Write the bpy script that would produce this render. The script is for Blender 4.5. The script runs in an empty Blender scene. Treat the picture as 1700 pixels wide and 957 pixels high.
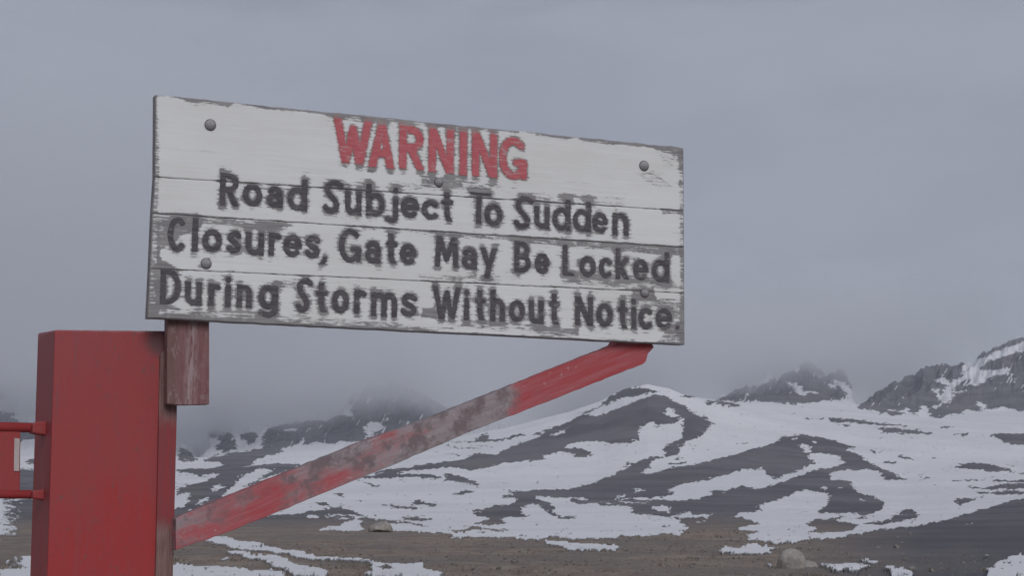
import bpy, bmesh, math, random
import numpy as np
from mathutils import Vector, Matrix
random.seed(7); RNG = np.random.RandomState(11)
S = bpy.context.scene
COL = S.collection

# ------------------------------------------------------------------ camera
PITCH = 0.127787446; F = 2890.08; CX, CY = 850.0, 478.5
cam_d = bpy.data.cameras.new("camera"); cam = bpy.data.objects.new("camera", cam_d); COL.objects.link(cam)
cam.location = (0, 0, 0); cam.rotation_euler = (math.pi/2 + PITCH, 0, 0)
cam_d.sensor_fit = 'HORIZONTAL'; cam_d.sensor_width = 36; cam_d.lens = F/1700*36
cam_d.clip_start = 0.05; cam_d.clip_end = 30000
S.camera = cam
# ------------------------------------------------------------------ light, exposure
S.view_settings.view_transform = 'Standard'; S.view_settings.look = 'None'
S.view_settings.exposure = 0; S.view_settings.gamma = 1
S.cycles.volume_bounces = 5; S.cycles.max_bounces = 6
S.cycles.volume_step_rate = 0.6; S.cycles.volume_max_steps = 160
SUN_EL, SUN_AZ = math.radians(27), math.radians(165)     # azimuth clockwise from +Y: behind the camera
sd = bpy.data.lights.new("sun", 'SUN'); sun = bpy.data.objects.new("sun", sd); COL.objects.link(sun)
sd.energy = 1.6; sd.angle = math.radians(30); sd.color = (1.0, 0.995, 1.0)
dv = Vector((math.sin(SUN_AZ)*math.cos(SUN_EL), math.cos(SUN_AZ)*math.cos(SUN_EL), math.sin(SUN_EL)))
sun.rotation_euler = dv.to_track_quat('Z', 'Y').to_euler()

def N(nt, kind, **kw):
    n = nt.nodes.new(kind)
    for k, v in kw.items():
        if k in ('operation', 'data_type', 'blend_type', 'noise_dimensions', 'attribute_name', 'interpolation_type', 'sky_type', 'sun_disc',
                 'sun_elevation', 'sun_rotation', 'air_density', 'dust_density', 'vector_type', 'clamp', 'feature', 'use_clamp'):
            setattr(n, k, v)
        else:
            n.inputs[k.replace('_', ' ')].default_value = v
    return n
def L(nt, a, b): nt.links.new(a, b)
def math_n(nt, op, a, b=None, c=None, clamp=False):
    n = nt.nodes.new('ShaderNodeMath'); n.operation = op; n.use_clamp = clamp
    for i, v in enumerate((a, b, c)):
        if v is None: continue
        if isinstance(v, (int, float)): n.inputs[i].default_value = v
        else: nt.links.new(v, n.inputs[i])
    return n.outputs[0]
def mixc(nt, f, a, b, blend='MIX'):
    n = nt.nodes.new('ShaderNodeMix'); n.data_type = 'RGBA'; n.blend_type = blend
    for i, v in ((0, f), (6, a), (7, b)):
        if isinstance(v, (int, float)): n.inputs[i].default_value = v
        elif isinstance(v, tuple): n.inputs[i].default_value = (*v, 1) if len(v) == 3 else v
        else: nt.links.new(v, n.inputs[i])
    return n.outputs[2]
def smooth(nt, v, lo, hi, a=0.0, b=1.0):
    n = nt.nodes.new('ShaderNodeMapRange'); n.interpolation_type = 'SMOOTHSTEP'
    nt.links.new(v, n.inputs[0])
    for i, q in enumerate((lo, hi, a, b)): n.inputs[1+i].default_value = q
    return n.outputs[0]
def noise(nt, vec, scale, detail=4, rough=0.55, dist=0.0):
    n = nt.nodes.new('ShaderNodeTexNoise'); n.inputs['Scale'].default_value = scale
    n.inputs['Detail'].default_value = detail; n.inputs['Roughness'].default_value = rough; n.inputs['Distortion'].default_value = dist
    if vec is not None: nt.links.new(vec, n.inputs['Vector'])
    return n.outputs['Fac']
def mapped(nt, vec, sc=(1, 1, 1), loc=(0, 0, 0)):
    n = nt.nodes.new('ShaderNodeMapping'); n.inputs['Scale'].default_value = sc; n.inputs['Location'].default_value = loc
    nt.links.new(vec, n.inputs['Vector']); return n.outputs[0]
def material(name):
    m = bpy.data.materials.new(name); m.use_nodes = True
    nt = m.node_tree; b = nt.nodes['Principled BSDF']; b.inputs['Specular IOR Level'].default_value = 0.3
    return m, nt, b
def bump(nt, b, h, strength, dist):
    n = nt.nodes.new('ShaderNodeBump'); n.inputs['Strength'].default_value = strength; n.inputs['Distance'].default_value = dist
    nt.links.new(h, n.inputs['Height']); nt.links.new(n.outputs[0], b.inputs['Normal'])

# ------------------------------------------------------------------ numbers: pixel <-> place
CP, SP = math.cos(PITCH), math.sin(PITCH)
def tan_el(y):
    k = (CY - y)/F; return (k*CP + SP)/(CP - k*SP)
def place(x, y, D):                        # point seen at photo position x, y at forward distance D
    t = tan_el(y); return (x - CX)*(CP + t*SP)/F*D, D, t*D
def ground_hit(x, y, z):
    t = tan_el(y); return place(x, y, z/t)
# ------------------------------------------------------------------ sky (overcast)
w = bpy.data.worlds.new("World"); S.world = w; w.use_nodes = True
nt = w.node_tree; bg = nt.nodes['Background']
sky = N(nt, 'ShaderNodeTexSky', sky_type='NISHITA', sun_disc=False, sun_elevation=SUN_EL, sun_rotation=SUN_AZ)
tc = nt.nodes.new('ShaderNodeTexCoord'); gen = tc.outputs['Generated']
n1 = noise(nt, mapped(nt, gen, (1, 1, 2.2), (0.3, 0, 0)), 3.2, 4, 0.5, 0.3)
n2 = noise(nt, mapped(nt, gen, (1, 1, 3.0), (4.1, 2, 1)), 9.0, 3, 0.5, 0.2)
nn = math_n(nt, 'ADD', math_n(nt, 'MULTIPLY', n1, 0.7), math_n(nt, 'MULTIPLY', n2, 0.3))
cl = mixc(nt, smooth(nt, nn, 0.3, 0.7), (2.95, 3.12, 3.72), (3.6, 3.76, 4.38))
sep = nt.nodes.new('ShaderNodeSeparateXYZ'); L(nt, gen, sep.inputs[0])
low = smooth(nt, sep.outputs[2], 0.02, 0.17, 1.0, 0.0)                 # thicker cloud low over the mountains
cl = mixc(nt, math_n(nt, 'MULTIPLY', low, 0.1), cl, (2.5, 2.68, 3.25))
def bank(px, py, ra, rb, amt, c_in):                       # a darker bank of cloud low on the left, another along the top
    d0 = Vector(((px-CX)/F, 1.0, 0)); t = tan_el(py); d0 = Vector(((px-CX)/F, 1.0, t)).normalized()
    vm = nt.nodes.new('ShaderNodeVectorMath'); vm.operation = 'SUBTRACT'; L(nt, gen, vm.inputs[0]); vm.inputs[1].default_value = d0
    sc_ = nt.nodes.new('ShaderNodeVectorMath'); sc_.operation = 'MULTIPLY'; L(nt, vm.outputs[0], sc_.inputs[0]); sc_.inputs[1].default_value = (1/ra, 1/ra, 1/rb)
    ln = nt.nodes.new('ShaderNodeVectorMath'); ln.operation = 'LENGTH'; L(nt, sc_.outputs[0], ln.inputs[0])
    q = math_n(nt, 'ADD', ln.outputs['Value'], math_n(nt, 'MULTIPLY', math_n(nt, 'SUBTRACT', n2, 0.5), 1.6))
    return mixc(nt, smooth(nt, q, 0.2, 1.2, amt, 0.0), c_in, (1.7, 1.88, 2.4))
cl = bank(-60, 430, 0.16, 0.055, 0.95, cl); cl = bank(700, -60, 0.5, 0.028, 0.5, cl); cl = bank(1330, 560, 0.1, 0.03, 0.3, cl)
cl = mixc(nt, 0.93, sky.outputs[0], cl)
L(nt, cl, bg.inputs['Color']); bg.inputs['Strength'].default_value = 0.1

# sign frame: u along the board, v up, w towards the viewer
TH, ROLL = 0.401453608, -0.0075080602
U_ = Vector((math.cos(TH)*math.cos(ROLL), math.sin(TH)*math.cos(ROLL), math.sin(ROLL)))
V_ = Vector((-math.sin(ROLL)*math.cos(TH), -math.sin(ROLL)*math.sin(TH), math.cos(ROLL)))
W_ = U_.cross(V_)
if W_.y > 0: W_ = -W_
O_ = Vector((-1.07215455, 5.11623273, 1.24426909))
SIGN = Matrix((( U_.x, -W_.x, V_.x, O_.x), (U_.y, -W_.y, V_.y, O_.y), (U_.z, -W_.z, V_.z, O_.z), (0, 0, 0, 1)))  # local x=u, y=depth behind the face, z=v
def B(x, y, d=0.0):                        # photo position -> (u, v) on the plane lying d behind the board's face
    r = Vector(place(x, y, 1.0)); n = -W_
    t = (O_ + n*d).dot(n)/r.dot(n); P = r*t - O_
    return P.dot(U_), P.dot(V_)

# ------------------------------------------------------------------ object helpers
def mesh_obj(name, verts, faces, mat, parent=None, smooth_=False):
    me = bpy.data.meshes.new(name); me.from_pydata([tuple(v) for v in verts], [], faces); me.update()
    o = bpy.data.objects.new(name, me); COL.objects.link(o); me.materials.append(mat)
    if parent: o.parent = parent
    if smooth_: me.polygons.foreach_set('use_smooth', [True]*len(me.polygons))
    return o
def grid_obj(name, P, mat, attrs=None, parent=None, smooth_=True):
    R, C = P.shape[:2]
    me = bpy.data.meshes.new(name); nv = R*C
    idx = np.arange(nv).reshape(R, C)
    q = np.stack([idx[:-1, :-1], idx[:-1, 1:], idx[1:, 1:], idx[1:, :-1]], -1).reshape(-1, 4)
    me.vertices.add(nv); me.vertices.foreach_set('co', P.reshape(-1).astype(np.float32))
    me.loops.add(q.size); me.loops.foreach_set('vertex_index', q.reshape(-1).astype(np.int32))
    me.polygons.add(len(q)); me.polygons.foreach_set('loop_start', np.arange(0, q.size, 4, dtype=np.int32))
    if smooth_: me.polygons.foreach_set('use_smooth', np.ones(len(q), bool))
    me.update(calc_edges=True)
    for k, a in (attrs or {}).items():
        at = me.attributes.new(k, 'FLOAT', 'POINT'); at.data.foreach_set('value', a.reshape(-1).astype(np.float32))
    o = bpy.data.objects.new(name, me); COL.objects.link(o); me.materials.append(mat)
    if parent: o.parent = parent
    return o
def empty(name, loc, label, cat, group=None):
    o = bpy.data.objects.new(name, None); COL.objects.link(o); o.location = loc; o.empty_display_size = 0.1
    o['label'] = label; o['category'] = cat
    if group: o['group'] = group
    return o
def vnoise(x, y, seed=0):
    x = np.asarray(x, float); y = np.asarray(y, float)
    xi = np.floor(x).astype(np.int64); yi = np.floor(y).astype(np.int64); fx = x-xi; fy = y-yi
    def h(a, b):
        n = (a*374761393 + b*668265263 + seed*974711) & 0x7fffffff
        n = ((n ^ (n >> 13))*1274126177) & 0x7fffffff
        return ((n ^ (n >> 16)) & 0xffff)/65535.0
    sx = fx*fx*(3-2*fx); sy = fy*fy*(3-2*fy)
    return (h(xi, yi)*(1-sx)+h(xi+1, yi)*sx)*(1-sy)+(h(xi, yi+1)*(1-sx)+h(xi+1, yi+1)*sx)*sy
def fbm(x, y, seed=0, o=4):
    s = 0; a = 0.5; t = 0
    for i in range(o):
        s = s + a*vnoise(x*2**i, y*2**i, seed+i*17); t += a; a *= 0.5
    return s/t
def blur(a, r):
    for ax in (0, 1):
        p = np.pad(a, [(r, r) if i == ax else (0, 0) for i in (0, 1)], mode='edge'); c = np.cumsum(p, ax)
        z = np.zeros_like(np.take(c, [0], ax)); c = np.concatenate([z, c], ax)
        n = a.shape[ax]; k = 2*r+1
        a = (np.take(c, np.arange(k, k+n), ax) - np.take(c, np.arange(0, n), ax))/k
    return a

# ------------------------------------------------------------------ terrain: rock and snow outlines on the hills
RG = {1: (280, 620, 4.722), 2: (280, 780, 4.722), 3: (620, 620, 4.722), 4: (620, 780, 4.722), 5: (960, 620, 4.722),
      6: (960, 780, 4.722), 7: (1300, 560, 4.25), 8: (1300, 757, 4.25), 0: (0, 0, 1)}
OUT = [  # (kind 1 bare rock / 0 snow, frame, outline)
 # far mountains, left
 (1,1,[(80,575),(130,605),(230,690),(80,700)]),
 (1,1,[(300,460),(350,450),(430,465),(500,490),(530,530),(525,580),(560,610),(440,620),(370,610),(370,575),(420,560),(410,540),(310,490)]),
 (1,1,[(560,490),(600,475),(690,480),(690,540),(650,570),(600,530),(565,510)]),
 (1,0,[(575,655),(600,640),(650,635),(690,650),(760,690),(740,712),(640,760),(598,728)]),
 (1,1,[(250,688),(330,680),(380,640),(440,620),(520,632),(590,625),(745,592),(735,510),(780,440),(900,420),(930,405),(1130,380),(1230,385),(1300,350),(1370,335),(1450,370),(1540,420),(1560,480),(1600,525),(1490,552),(1430,545),(1340,545),(1320,560),(1215,555),(1170,545),(1100,570),(1040,565),(900,600),(890,625),(760,660),(690,690),(650,730),(520,765),(430,740),(400,710),(330,698)]),
 (0,1,[(1370,290),(1400,280),(1450,340),(1450,365),(1380,325)]),
 (0,1,[(1510,410),(1530,430),(1580,400),(1630,385),(1680,420),(1690,440),(1620,480),(1610,510),(1560,515),(1530,440)]),
 (0,1,[(360,660),(430,635),(510,628),(480,645),(390,672)]),
 (0,1,[(895,452),(960,440),(1040,445),(1030,458),(920,462)]),
 (0,1,[(75,702),(330,700),(400,712),(430,742),(380,752),(75,757)]),
 (1,1,[(75,760),(250,760),(440,745),(520,765),(440,790),(330,800),(240,820),(190,795),(75,785)]),
 # left slope
 (1,2,[(75,150),(130,140),(280,100),(370,60),(480,20),(560,5),(700,-20),(850,-40),(1050,-35),(1000,0),(900,30),(800,60),(700,110),(560,165),(420,225),(520,235),(400,330),(200,320),(150,315),(75,340)]),
 (0,2,[(430,200),(440,180),(520,130),(560,60),(650,30),(740,0),(830,10),(790,40),(720,75),(620,130),(540,180),(460,215)]),
 (0,2,[(320,180),(350,140),(400,120),(440,130),(420,160),(340,185)]),
 (0,2,[(210,275),(240,245),(300,220),(325,230),(290,260),(230,285)]),
 (0,2,[(75,210),(150,180),(195,190),(150,250),(130,300),(75,300)]),
 (0,2,[(120,320),(180,315),(210,318),(150,335)]), (0,2,[(690,100),(760,60),(780,75),(740,100)]),
 (1,2,[(1500,90),(1660,140),(1620,135),(1510,100)]), (1,2,[(1300,190),(1370,190),(1380,215),(1320,215)]),
 (1,2,[(1150,270),(1230,260),(1280,290),(1200,290)]), (1,2,[(1500,60),(1700,62),(1700,72),(1520,74)]),
 # long dark spur and its streaks
 (1,3,[(60,765),(200,765),(500,715),(720,690),(790,635),(960,650),(1100,580),(1290,515),(1400,440),(1550,380),(1700,300),(1700,540),(1550,560),(1490,600),(1430,640),(1320,650),(1350,685),(1000,715),(880,750),(740,775),(650,745),(560,745),(350,770),(180,785),(210,800),(140,800),(0,790)]),
 (1,3,[(560,545),(900,540),(1040,515),(1120,485),(1250,485),(1400,445),(1300,490),(1150,500),(1000,540),(800,552)]),
 (1,3,[(520,565),(700,590),(1020,578),(700,596),(560,580)]), (1,3,[(800,538),(870,472),(885,478),(910,535)]),
 (1,3,[(560,628),(640,636),(780,644),(640,646)]),
 (1,3,[(1420,600),(1600,600),(1700,630),(1700,660),(1600,665),(1560,630),(1440,630)]),
 (0,3,[(1390,500),(1460,470),(1560,415),(1530,440),(1470,490),(1400,512)]),
 (1,5,[(0,345),(100,290),(200,260),(240,190),(330,155),(400,110),(520,78),(540,90),(430,120),(400,160),(360,200),(280,230),(160,290),(60,345),(150,345),(330,290),(460,230),(600,180),(680,185),(740,230),(840,270),(870,300),(940,350),(1000,340),(1010,380),(1065,400),(1000,460),(930,520),(860,540),(800,570),(810,600),(780,650),(690,655),(680,610),(710,560),(760,540),(830,510),(820,450),(815,370),(780,390),(640,410),(570,390),(470,440),(470,520),(430,550),(300,560),(200,550),(60,535),(-10,545)]),
 (0,5,[(690,310),(720,280),(740,300),(790,350),(770,355),(690,350)]), (0,5,[(795,385),(800,355),(830,350),(815,420)]),
 (0,5,[(40,345),(110,300),(200,270),(190,290),(100,330)]), (0,5,[(160,325),(220,285),(330,262),(320,280),(230,312)]),
 (1,5,[(400,130),(520,130),(660,155),(600,160),(450,190),(380,190)]),
 (1,5,[(740,140),(820,160),(900,170),(980,190),(900,200),(750,190),(850,182)]),
 (1,5,[(1000,225),(1100,230),(1200,240),(1310,272),(1200,268),(1080,245),(1000,250)]),
 (1,5,[(1230,560),(1330,550),(1320,562)]), (1,5,[(900,595),(920,598),(908,606)]), (1,5,[(0,612),(60,622),(100,645),(60,665),(0,662)]),
 (1,5,[(600,92),(680,100),(690,112),(640,106)]), (1,5,[(610,425),(635,425),(630,445),(612,440)]),
 # mid slope right of the brace
 (1,4,[(900,145),(1000,165),(1100,180),(1300,170),(1600,155),(1620,135),(1700,120),(1700,240),(1650,225),(1270,215),(1280,240),(1380,270),(1420,310),(1380,340),(1270,270),(1170,290),(1170,330),(1150,345),(1230,380),(1130,385),(1100,375),(990,400),(1050,440),(880,440),(760,435),(900,410),(950,400),(780,360),(850,335),(710,320),(850,318),(1130,265),(1110,230),(1020,220),(1030,200),(1100,205),(1110,190)]),
 (1,4,[(550,45),(600,40),(700,65),(790,100),(840,130),(790,125),(740,110),(680,110),(640,95),(560,95),(580,70)]),
 (1,4,[(570,205),(640,190),(700,170),(795,170),(780,185),(640,205)]), (1,4,[(330,240),(400,260),(530,290),(420,285),(290,278)]),
 (1,4,[(20,275),(150,285),(380,310),(330,320),(180,300)]), (1,4,[(0,115),(60,140),(0,130)]), (1,4,[(0,365),(80,370),(0,378)]),
 (1,4,[(170,380),(370,390),(500,405),(430,415),(340,410),(220,390)]), (1,4,[(0,400),(200,410),(330,430),(440,465),(400,465),(300,435),(130,435)]),
 (1,4,[(0,48),(350,48),(550,60),(540,75),(370,68),(0,75)]), (1,4,[(90,20),(200,20),(210,48),(100,50)]),
 (1,4,[(560,485),(700,485),(780,460),(900,470),(1100,500),(1000,498),(850,475),(760,490),(660,510)]),
 (1,4,[(1310,410),(1340,405),(1330,420)]), (1,4,[(1370,335),(1400,340),(1470,378),(1590,378),(1590,350),(1598,388),(1470,392),(1400,360)]),
 (1,4,[(1530,235),(1640,250),(1700,255),(1700,268),(1580,262)]), (1,4,[(1140,530),(1220,535),(1150,540)]), (1,4,[(700,138),(740,135),(730,148)]), (1,4,[(790,140),(830,140),(825,152)]),
 # right-hand slopes, dark base then snow tongues
 (1,6,[(-10,145),(100,125),(200,85),(300,40),(400,-5),(430,-30),(500,-60),(590,-95),(690,-100),(640,10),(850,-20),(1050,-55),(1200,-95),(1330,-135),(1480,-180),(1560,-215),(1640,-250),(1700,-255),(1700,690),(1600,760),(-10,780),(-10,575),(-10,240)]),
 (0,6,[(-10,275),(130,270),(220,290),(370,285),(450,320),(400,345),(520,350),(700,380),(790,400),(840,440),(870,465),(830,500),(800,535),(740,515),(620,525),(550,540),(330,540),(270,560),(150,560),(-10,562)]),
 (0,6,[(-10,590),(150,600),(280,610),(340,640),(300,650),(150,645),(-10,645)]),
 (0,6,[(1710,185),(1680,210),(1530,250),(1410,285),(1420,325),(1280,345),(1200,380),(1300,395),(1400,420),(1420,435),(1340,455),(1260,465),(1240,485),(1400,490),(1420,505),(1290,520),(1370,545),(1300,560),(1400,580),(1560,590),(1710,590)]),
 (0,6,[(1090,655),(1160,630),(1280,625),(1380,595),(1440,620),(1580,620),(1560,635),(1500,650),(1530,680),(1400,685),(1200,675)]),
 (0,6,[(1460,770),(1540,760),(1550,770),(1500,785)]),
 (0,6,[(690,180),(730,150),(830,120),(960,100),(1080,60),(1200,35),(1280,5),(1400,0),(1440,-5),(1470,40),(1560,80),(1600,60),(1710,30),(1710,75),(1600,100),(1480,145),(1390,160),(1300,135),(1160,165),(1000,185),(1080,195),(960,235),(820,250),(560,245),(270,240),(320,230),(600,225),(790,190)]),
 (0,6,[(320,256),(560,262),(580,270),(330,268)]), (0,6,[(290,215),(370,203),(380,222),(300,227)]), (0,6,[(425,190),(470,155),(520,160),(500,180)]),
 (0,6,[(560,290),(720,295),(745,345),(640,330),(570,315)]), (0,6,[(700,385),(830,350),(860,335),(900,355),(1020,355),(1080,335),(1010,390)]),
 (0,6,[(880,415),(1020,410),(960,432)]), (0,6,[(1120,185),(1165,185),(1160,200),(1125,200)]), (0,6,[(-10,238),(50,220),(105,240),(-10,252)]), (0,6,[(160,265),(290,272),(240,280)]),
 (1,6,[(700,188),(795,190),(720,196)]), (1,6,[(660,455),(720,455),(690,462)]), (1,6,[(1340,600),(1370,600),(1430,622),(1520,625),(1430,632),(1380,618)]),
 (0,5,[(490,805),(560,740),(590,690),(680,660),(760,665),(860,690),(870,710),(740,740),(640,780),(540,805)]),
 (1,5,[(750,670),(820,665),(780,685)]), (1,5,[(720,715),(860,700),(850,715),(700,735)]), (1,5,[(340,745),(420,705),(380,740)]),
 (0,0,[(1300,830),(1310,725),(1420,730),(1560,780),(1700,800),(1700,850),(1500,880),(1300,912)]),
 (1,8,[(-4,-122),(150,-142),(250,-122),(400,-87),(430,-72),(520,-47),(420,-32),(530,-7),(550,5),(590,50),(690,95),(760,125),(820,155),(875,175),(730,175),(680,130),(665,112),(580,95),(520,118),(480,105),(340,120),(330,180),(400,172),(470,190),(490,235),(560,275),(640,300),(710,330),(725,355),(690,390),(580,425),(500,410),(250,410),(270,380),(310,355),(330,320),(330,270),(220,255),(140,245),(60,280),(-4,310)]),
 (1,8,[(155,495),(240,455),(330,455),(440,437),(370,470),(400,480),(520,490),(540,500),(500,530),(400,550),(270,557),(170,550),(255,530),(250,515)]),
 (1,8,[(530,492),(740,470),(790,440),(770,430),(830,420),(830,400),(860,378),(930,385),(955,410),(940,440),(850,465),(740,492),(600,497)]),
 (1,8,[(520,450),(600,435),(610,445),(540,458)]), (0,8,[(840,428),(900,424),(930,430),(860,434)]), (1,8,[(610,518),(690,518),(620,524)]), (1,8,[(900,462),(975,464),(920,468)]),
 (0,8,[(-4,195),(-4,150),(60,130),(150,90),(230,50),(185,20),(180,-5),(240,-10),(340,-5),(400,15),(440,60),(420,75),(350,95),(240,105),(130,145),(40,175)]),
 (0,7,[(100,770),(150,760),(195,770),(190,820),(170,830),(130,800)]), (0,7,[(65,725),(95,720),(90,740),(70,740)]), (0,7,[(195,740),(240,750),(235,762),(205,755)]),
 (0,8,[(260,235),(300,220),(330,235),(310,250)]), (0,8,[(370,235),(420,230),(420,242),(375,242)]), (0,8,[(530,325),(570,305),(580,320),(545,330)]), (0,8,[(540,380),(580,375),(575,385)]),
 (1,8,[(1150,85),(1250,80),(1250,65),(1400,65),(1520,80),(1640,118),(1700,125),(1700,135),(1600,120),(1500,118),(1350,105),(1230,92)]),
 (1,8,[(980,155),(1130,165),(1130,169),(980,162)]), (1,8,[(1200,176),(1450,173),(1450,178),(1210,183)]), (1,8,[(1480,180),(1700,176),(1700,191),(1500,191)]),
 (1,8,[(1300,226),(1480,222),(1560,205),(1700,200),(1700,235),(1480,240),(1320,236)]), (0,8,[(1520,214),(1700,210),(1700,214),(1560,220)]),
 (1,8,[(1330,265),(1450,258),(1700,260),(1700,276),(1450,274),(1380,276)]), (1,8,[(1215,315),(1280,305),(1380,306),(1330,325),(1280,345),(1230,350)]), (1,8,[(1390,298),(1420,295),(1410,304)]),
 (1,8,[(690,45),(800,46),(790,62),(740,56)]), (1,8,[(780,6),(840,10),(930,32),(880,35)]),
 (1,7,[(60,566),(130,568),(300,576),(450,586),(600,602),(750,618),(900,635),(880,642),(700,625),(500,612),(350,605),(320,590)]),
 (1,7,[(630,640),(800,655),(950,665),(1090,688),(950,690),(720,685),(700,665)]), (1,7,[(1220,680),(1320,680),(1280,705),(1240,700)]),
 (1,7,[(1450,692),(1700,688),(1700,772),(1620,765),(1560,740)]), (1,7,[(590,800),(640,808),(690,830),(640,822)]), (1,7,[(310,618),(360,625),(550,628),(420,632)]),
 (1,7,[(1100,640),(1280,636),(1120,645)]), (1,7,[(600,500),(760,520),(1000,560),(760,556),(600,520)]),
 # mountain on the right
 (1,7,[(520,460),(600,425),(700,375),(820,300),(900,265),(1040,215),(1250,168),(1400,110),(1640,20),(1710,0),(1710,525),(1640,525),(1560,495),(1500,520),(1430,515),(1390,535),(1290,520),(1260,555),(1170,550),(1130,575),(1050,570),(1030,545),(1030,562),(860,545),(720,525),(520,510)]),
 (0,7,[(740,520),(860,530),(870,490),(910,545),(970,530),(980,480),(1040,520),(1030,560),(880,550),(760,535)]),
 (0,7,[(1300,175),(1420,160),(1500,110),(1640,60),(1710,40),(1710,100),(1540,150),(1430,190),(1400,240),(1450,245),(1600,225),(1610,250),(1480,290),(1430,330),(1340,355),(1300,300),(1200,370),(1210,400),(1290,380),(1320,390),(1260,410),(1200,400),(1210,430),(1150,470),(1110,500),(1120,450),(1070,410),(1060,380),(1110,370),(1160,370),(1150,340),(1070,330),(1090,300),(1150,295),(1170,330),(1250,290),(1280,285),(1270,220)]),
 (1,7,[(1300,310),(1320,350),(1290,375),(1220,370),(1200,360),(1260,320)]), (1,7,[(1100,375),(1140,370),(1130,410),(1100,410)]),
 (1,7,[(1420,205),(1500,175),(1620,180),(1600,200),(1480,225),(1410,245)]), (0,7,[(1050,510),(1070,490),(1110,485),(1120,495),(1110,510),(1060,520)]),
 (0,7,[(1368,460),(1440,490),(1420,535),(1380,500)]), (0,7,[(715,445),(740,445),(735,460),(720,460)]), (0,7,[(965,370),(980,370),(980,385)]), (0,7,[(1120,205),(1150,203),(1130,215)]),
 # mountain in the gap
 (1,0,[(1190,668),(1225,645),(1270,640),(1300,620),(1320,590),(1350,585),(1370,610),(1420,620),(1445,640),(1424,668),(1410,665),(1340,673),(1260,668)]),
 (0,7,[(20,320),(60,340),(90,320),(120,350),(150,390),(220,390),(265,418),(180,405),(150,432),(110,415),(40,350)]), (0,7,[(290,325),(350,345),(410,400),(330,365)]),
 (0,7,[(355,310),(440,330),(500,380),(570,330),(500,400),(520,460),(540,440),(570,430),(520,510),(400,505),(440,495),(460,440),(430,380),(380,345)]), (0,7,[(180,480),(300,455),(440,455),(400,462),(260,478)]),
]
FIELD = [ # bare brown field in the foreground and the dark slope on the right
 (1,0,[(0,826),(60,832),(300,848),(380,852),(411,869),(429,861),(453,859),(481,856),(503,855),(513,849),(534,848),(562,843),(583,848),(602,858),(640,872),(652,886),(669,884),(700,887),(722,886),(739,888),(751,892),(747,897),(764,898),(772,895),(794,895),(823,896),(853,897),(874,900),(891,901),(904,904),(927,911),(944,916),(960,917),(1320,915),(1320,957),(0,957)]),
 (1,8,[(-90,640),(0,630),(90,625),(200,600),(400,590),(560,560),(660,540),(800,520),(900,510),(1040,490),(1150,465),(1280,425),(1420,380),(1560,340),(1710,303),(1710,860),(-90,860)]),
 (1,4,[(1280,570),(1380,545),(1500,545),(1560,560),(1710,565),(1710,585),(1560,580),(1400,570),(1340,585)]),
 (0,4,[(1330,585),(1400,570),(1550,580),(1600,595),(1710,600),(1710,650),(1600,640),(1530,620),(1440,600)]),
 (0,6,[(-10,590),(150,600),(280,610),(340,640),(300,650),(150,645),(-10,645)]),
 (0,2,[(1080,365),(1180,360),(1190,385),(1100,390)]), (0,2,[(1165,490),(1260,455),(1330,450),(1400,420),(1480,400),(1540,410),(1500,440),(1550,480),(1470,500),(1400,495)]),
 (0,2,[(1220,368),(1350,350),(1470,360),(1530,390),(1400,402),(1240,385)]), (1,2,[(1230,376),(1420,370),(1500,384),(1380,384)]),
 (0,2,[(280,570),(340,540),(440,545),(560,570),(700,590),(790,610),(900,640),(1000,650),(1100,680),(1200,700),(1390,705),(1480,720),(1600,735),(1700,760),(1700,780),(1560,745),(1300,720),(1100,725),(980,690),(860,680),(760,650),(600,640),(470,620),(350,590)]),
 (0,2,[(430,665),(560,670),(700,690),(860,690),(920,720),(960,760),(1130,790),(1240,820),(1260,840),(1000,840),(850,790),(700,740),(600,710),(450,680)]), (0,2,[(430,730),(450,710),(510,705),(480,730)]),
 (0,2,[(-1300,720),(-1100,710),(-800,740),(60,765),(150,765),(220,780),(370,785),(450,800),(560,800),(650,815),(850,820),(950,840),(-1300,840)]), (0,2,[(1540,840),(1560,815),(1700,820),(1700,840)]),
 (0,4,[(0,740),(60,745),(200,760),(320,775),(380,765),(420,800),(500,820),(580,840),(-20,840)]), (1,4,[(20,780),(100,770),(160,800),(60,812)]),
 (0,6,[(1090,655),(1160,630),(1280,625),(1380,595),(1440,620),(1580,620),(1560,635),(1500,650),(1530,680),(1400,685),(1200,675)]), (0,6,[(1460,770),(1540,760),(1550,770),(1500,785)]),
 (0,8,[(180,660),(240,658),(255,670),(200,668)]), (0,8,[(260,785),(330,795),(480,790),(610,800),(590,825),(400,830),(300,815)]), (0,8,[(540,745),(620,760),(700,775),(640,787),(570,765)]),
 (0,8,[(730,815),(770,805),(870,820),(950,855),(780,855)]), (0,8,[(1430,855),(1460,820),(1520,780),(1600,740),(1620,720),(1710,712),(1710,855)]), (0,8,[(1275,495),(1340,487),(1290,505)]),
 (0,8,[(780,587),(825,575),(815,592)]), (0,8,[(1420,738),(1450,718),(1440,742)]),
]
IW, IH = 1700, 957
rock = np.zeros((IH, IW))
def fill(img, pts, val):
    p = np.array(pts, float)
    x0, x1 = max(0, int(p[:, 0].min())-1), min(IW, int(p[:, 0].max())+2)
    y0, y1 = max(0, int(p[:, 1].min())-1), min(IH, int(p[:, 1].max())+2)
    if x1 <= x0 or y1 <= y0: return
    gx, gy = np.meshgrid(np.arange(x0, x1)+0.5, np.arange(y0, y1)+0.5)
    ins = np.zeros(gx.shape, bool); n = len(p)
    for i in range(n):
        xa, ya = p[i]; xb, yb = p[(i+1) % n]
        if ya == yb: continue
        c = ((ya > gy) != (yb > gy)) & (gx < (xb-xa)*(gy-ya)/(yb-ya)+xa)
        ins ^= c
    img[y0:y1, x0:x1][ins] = val
brownf = np.zeros((IH, IW))
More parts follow.
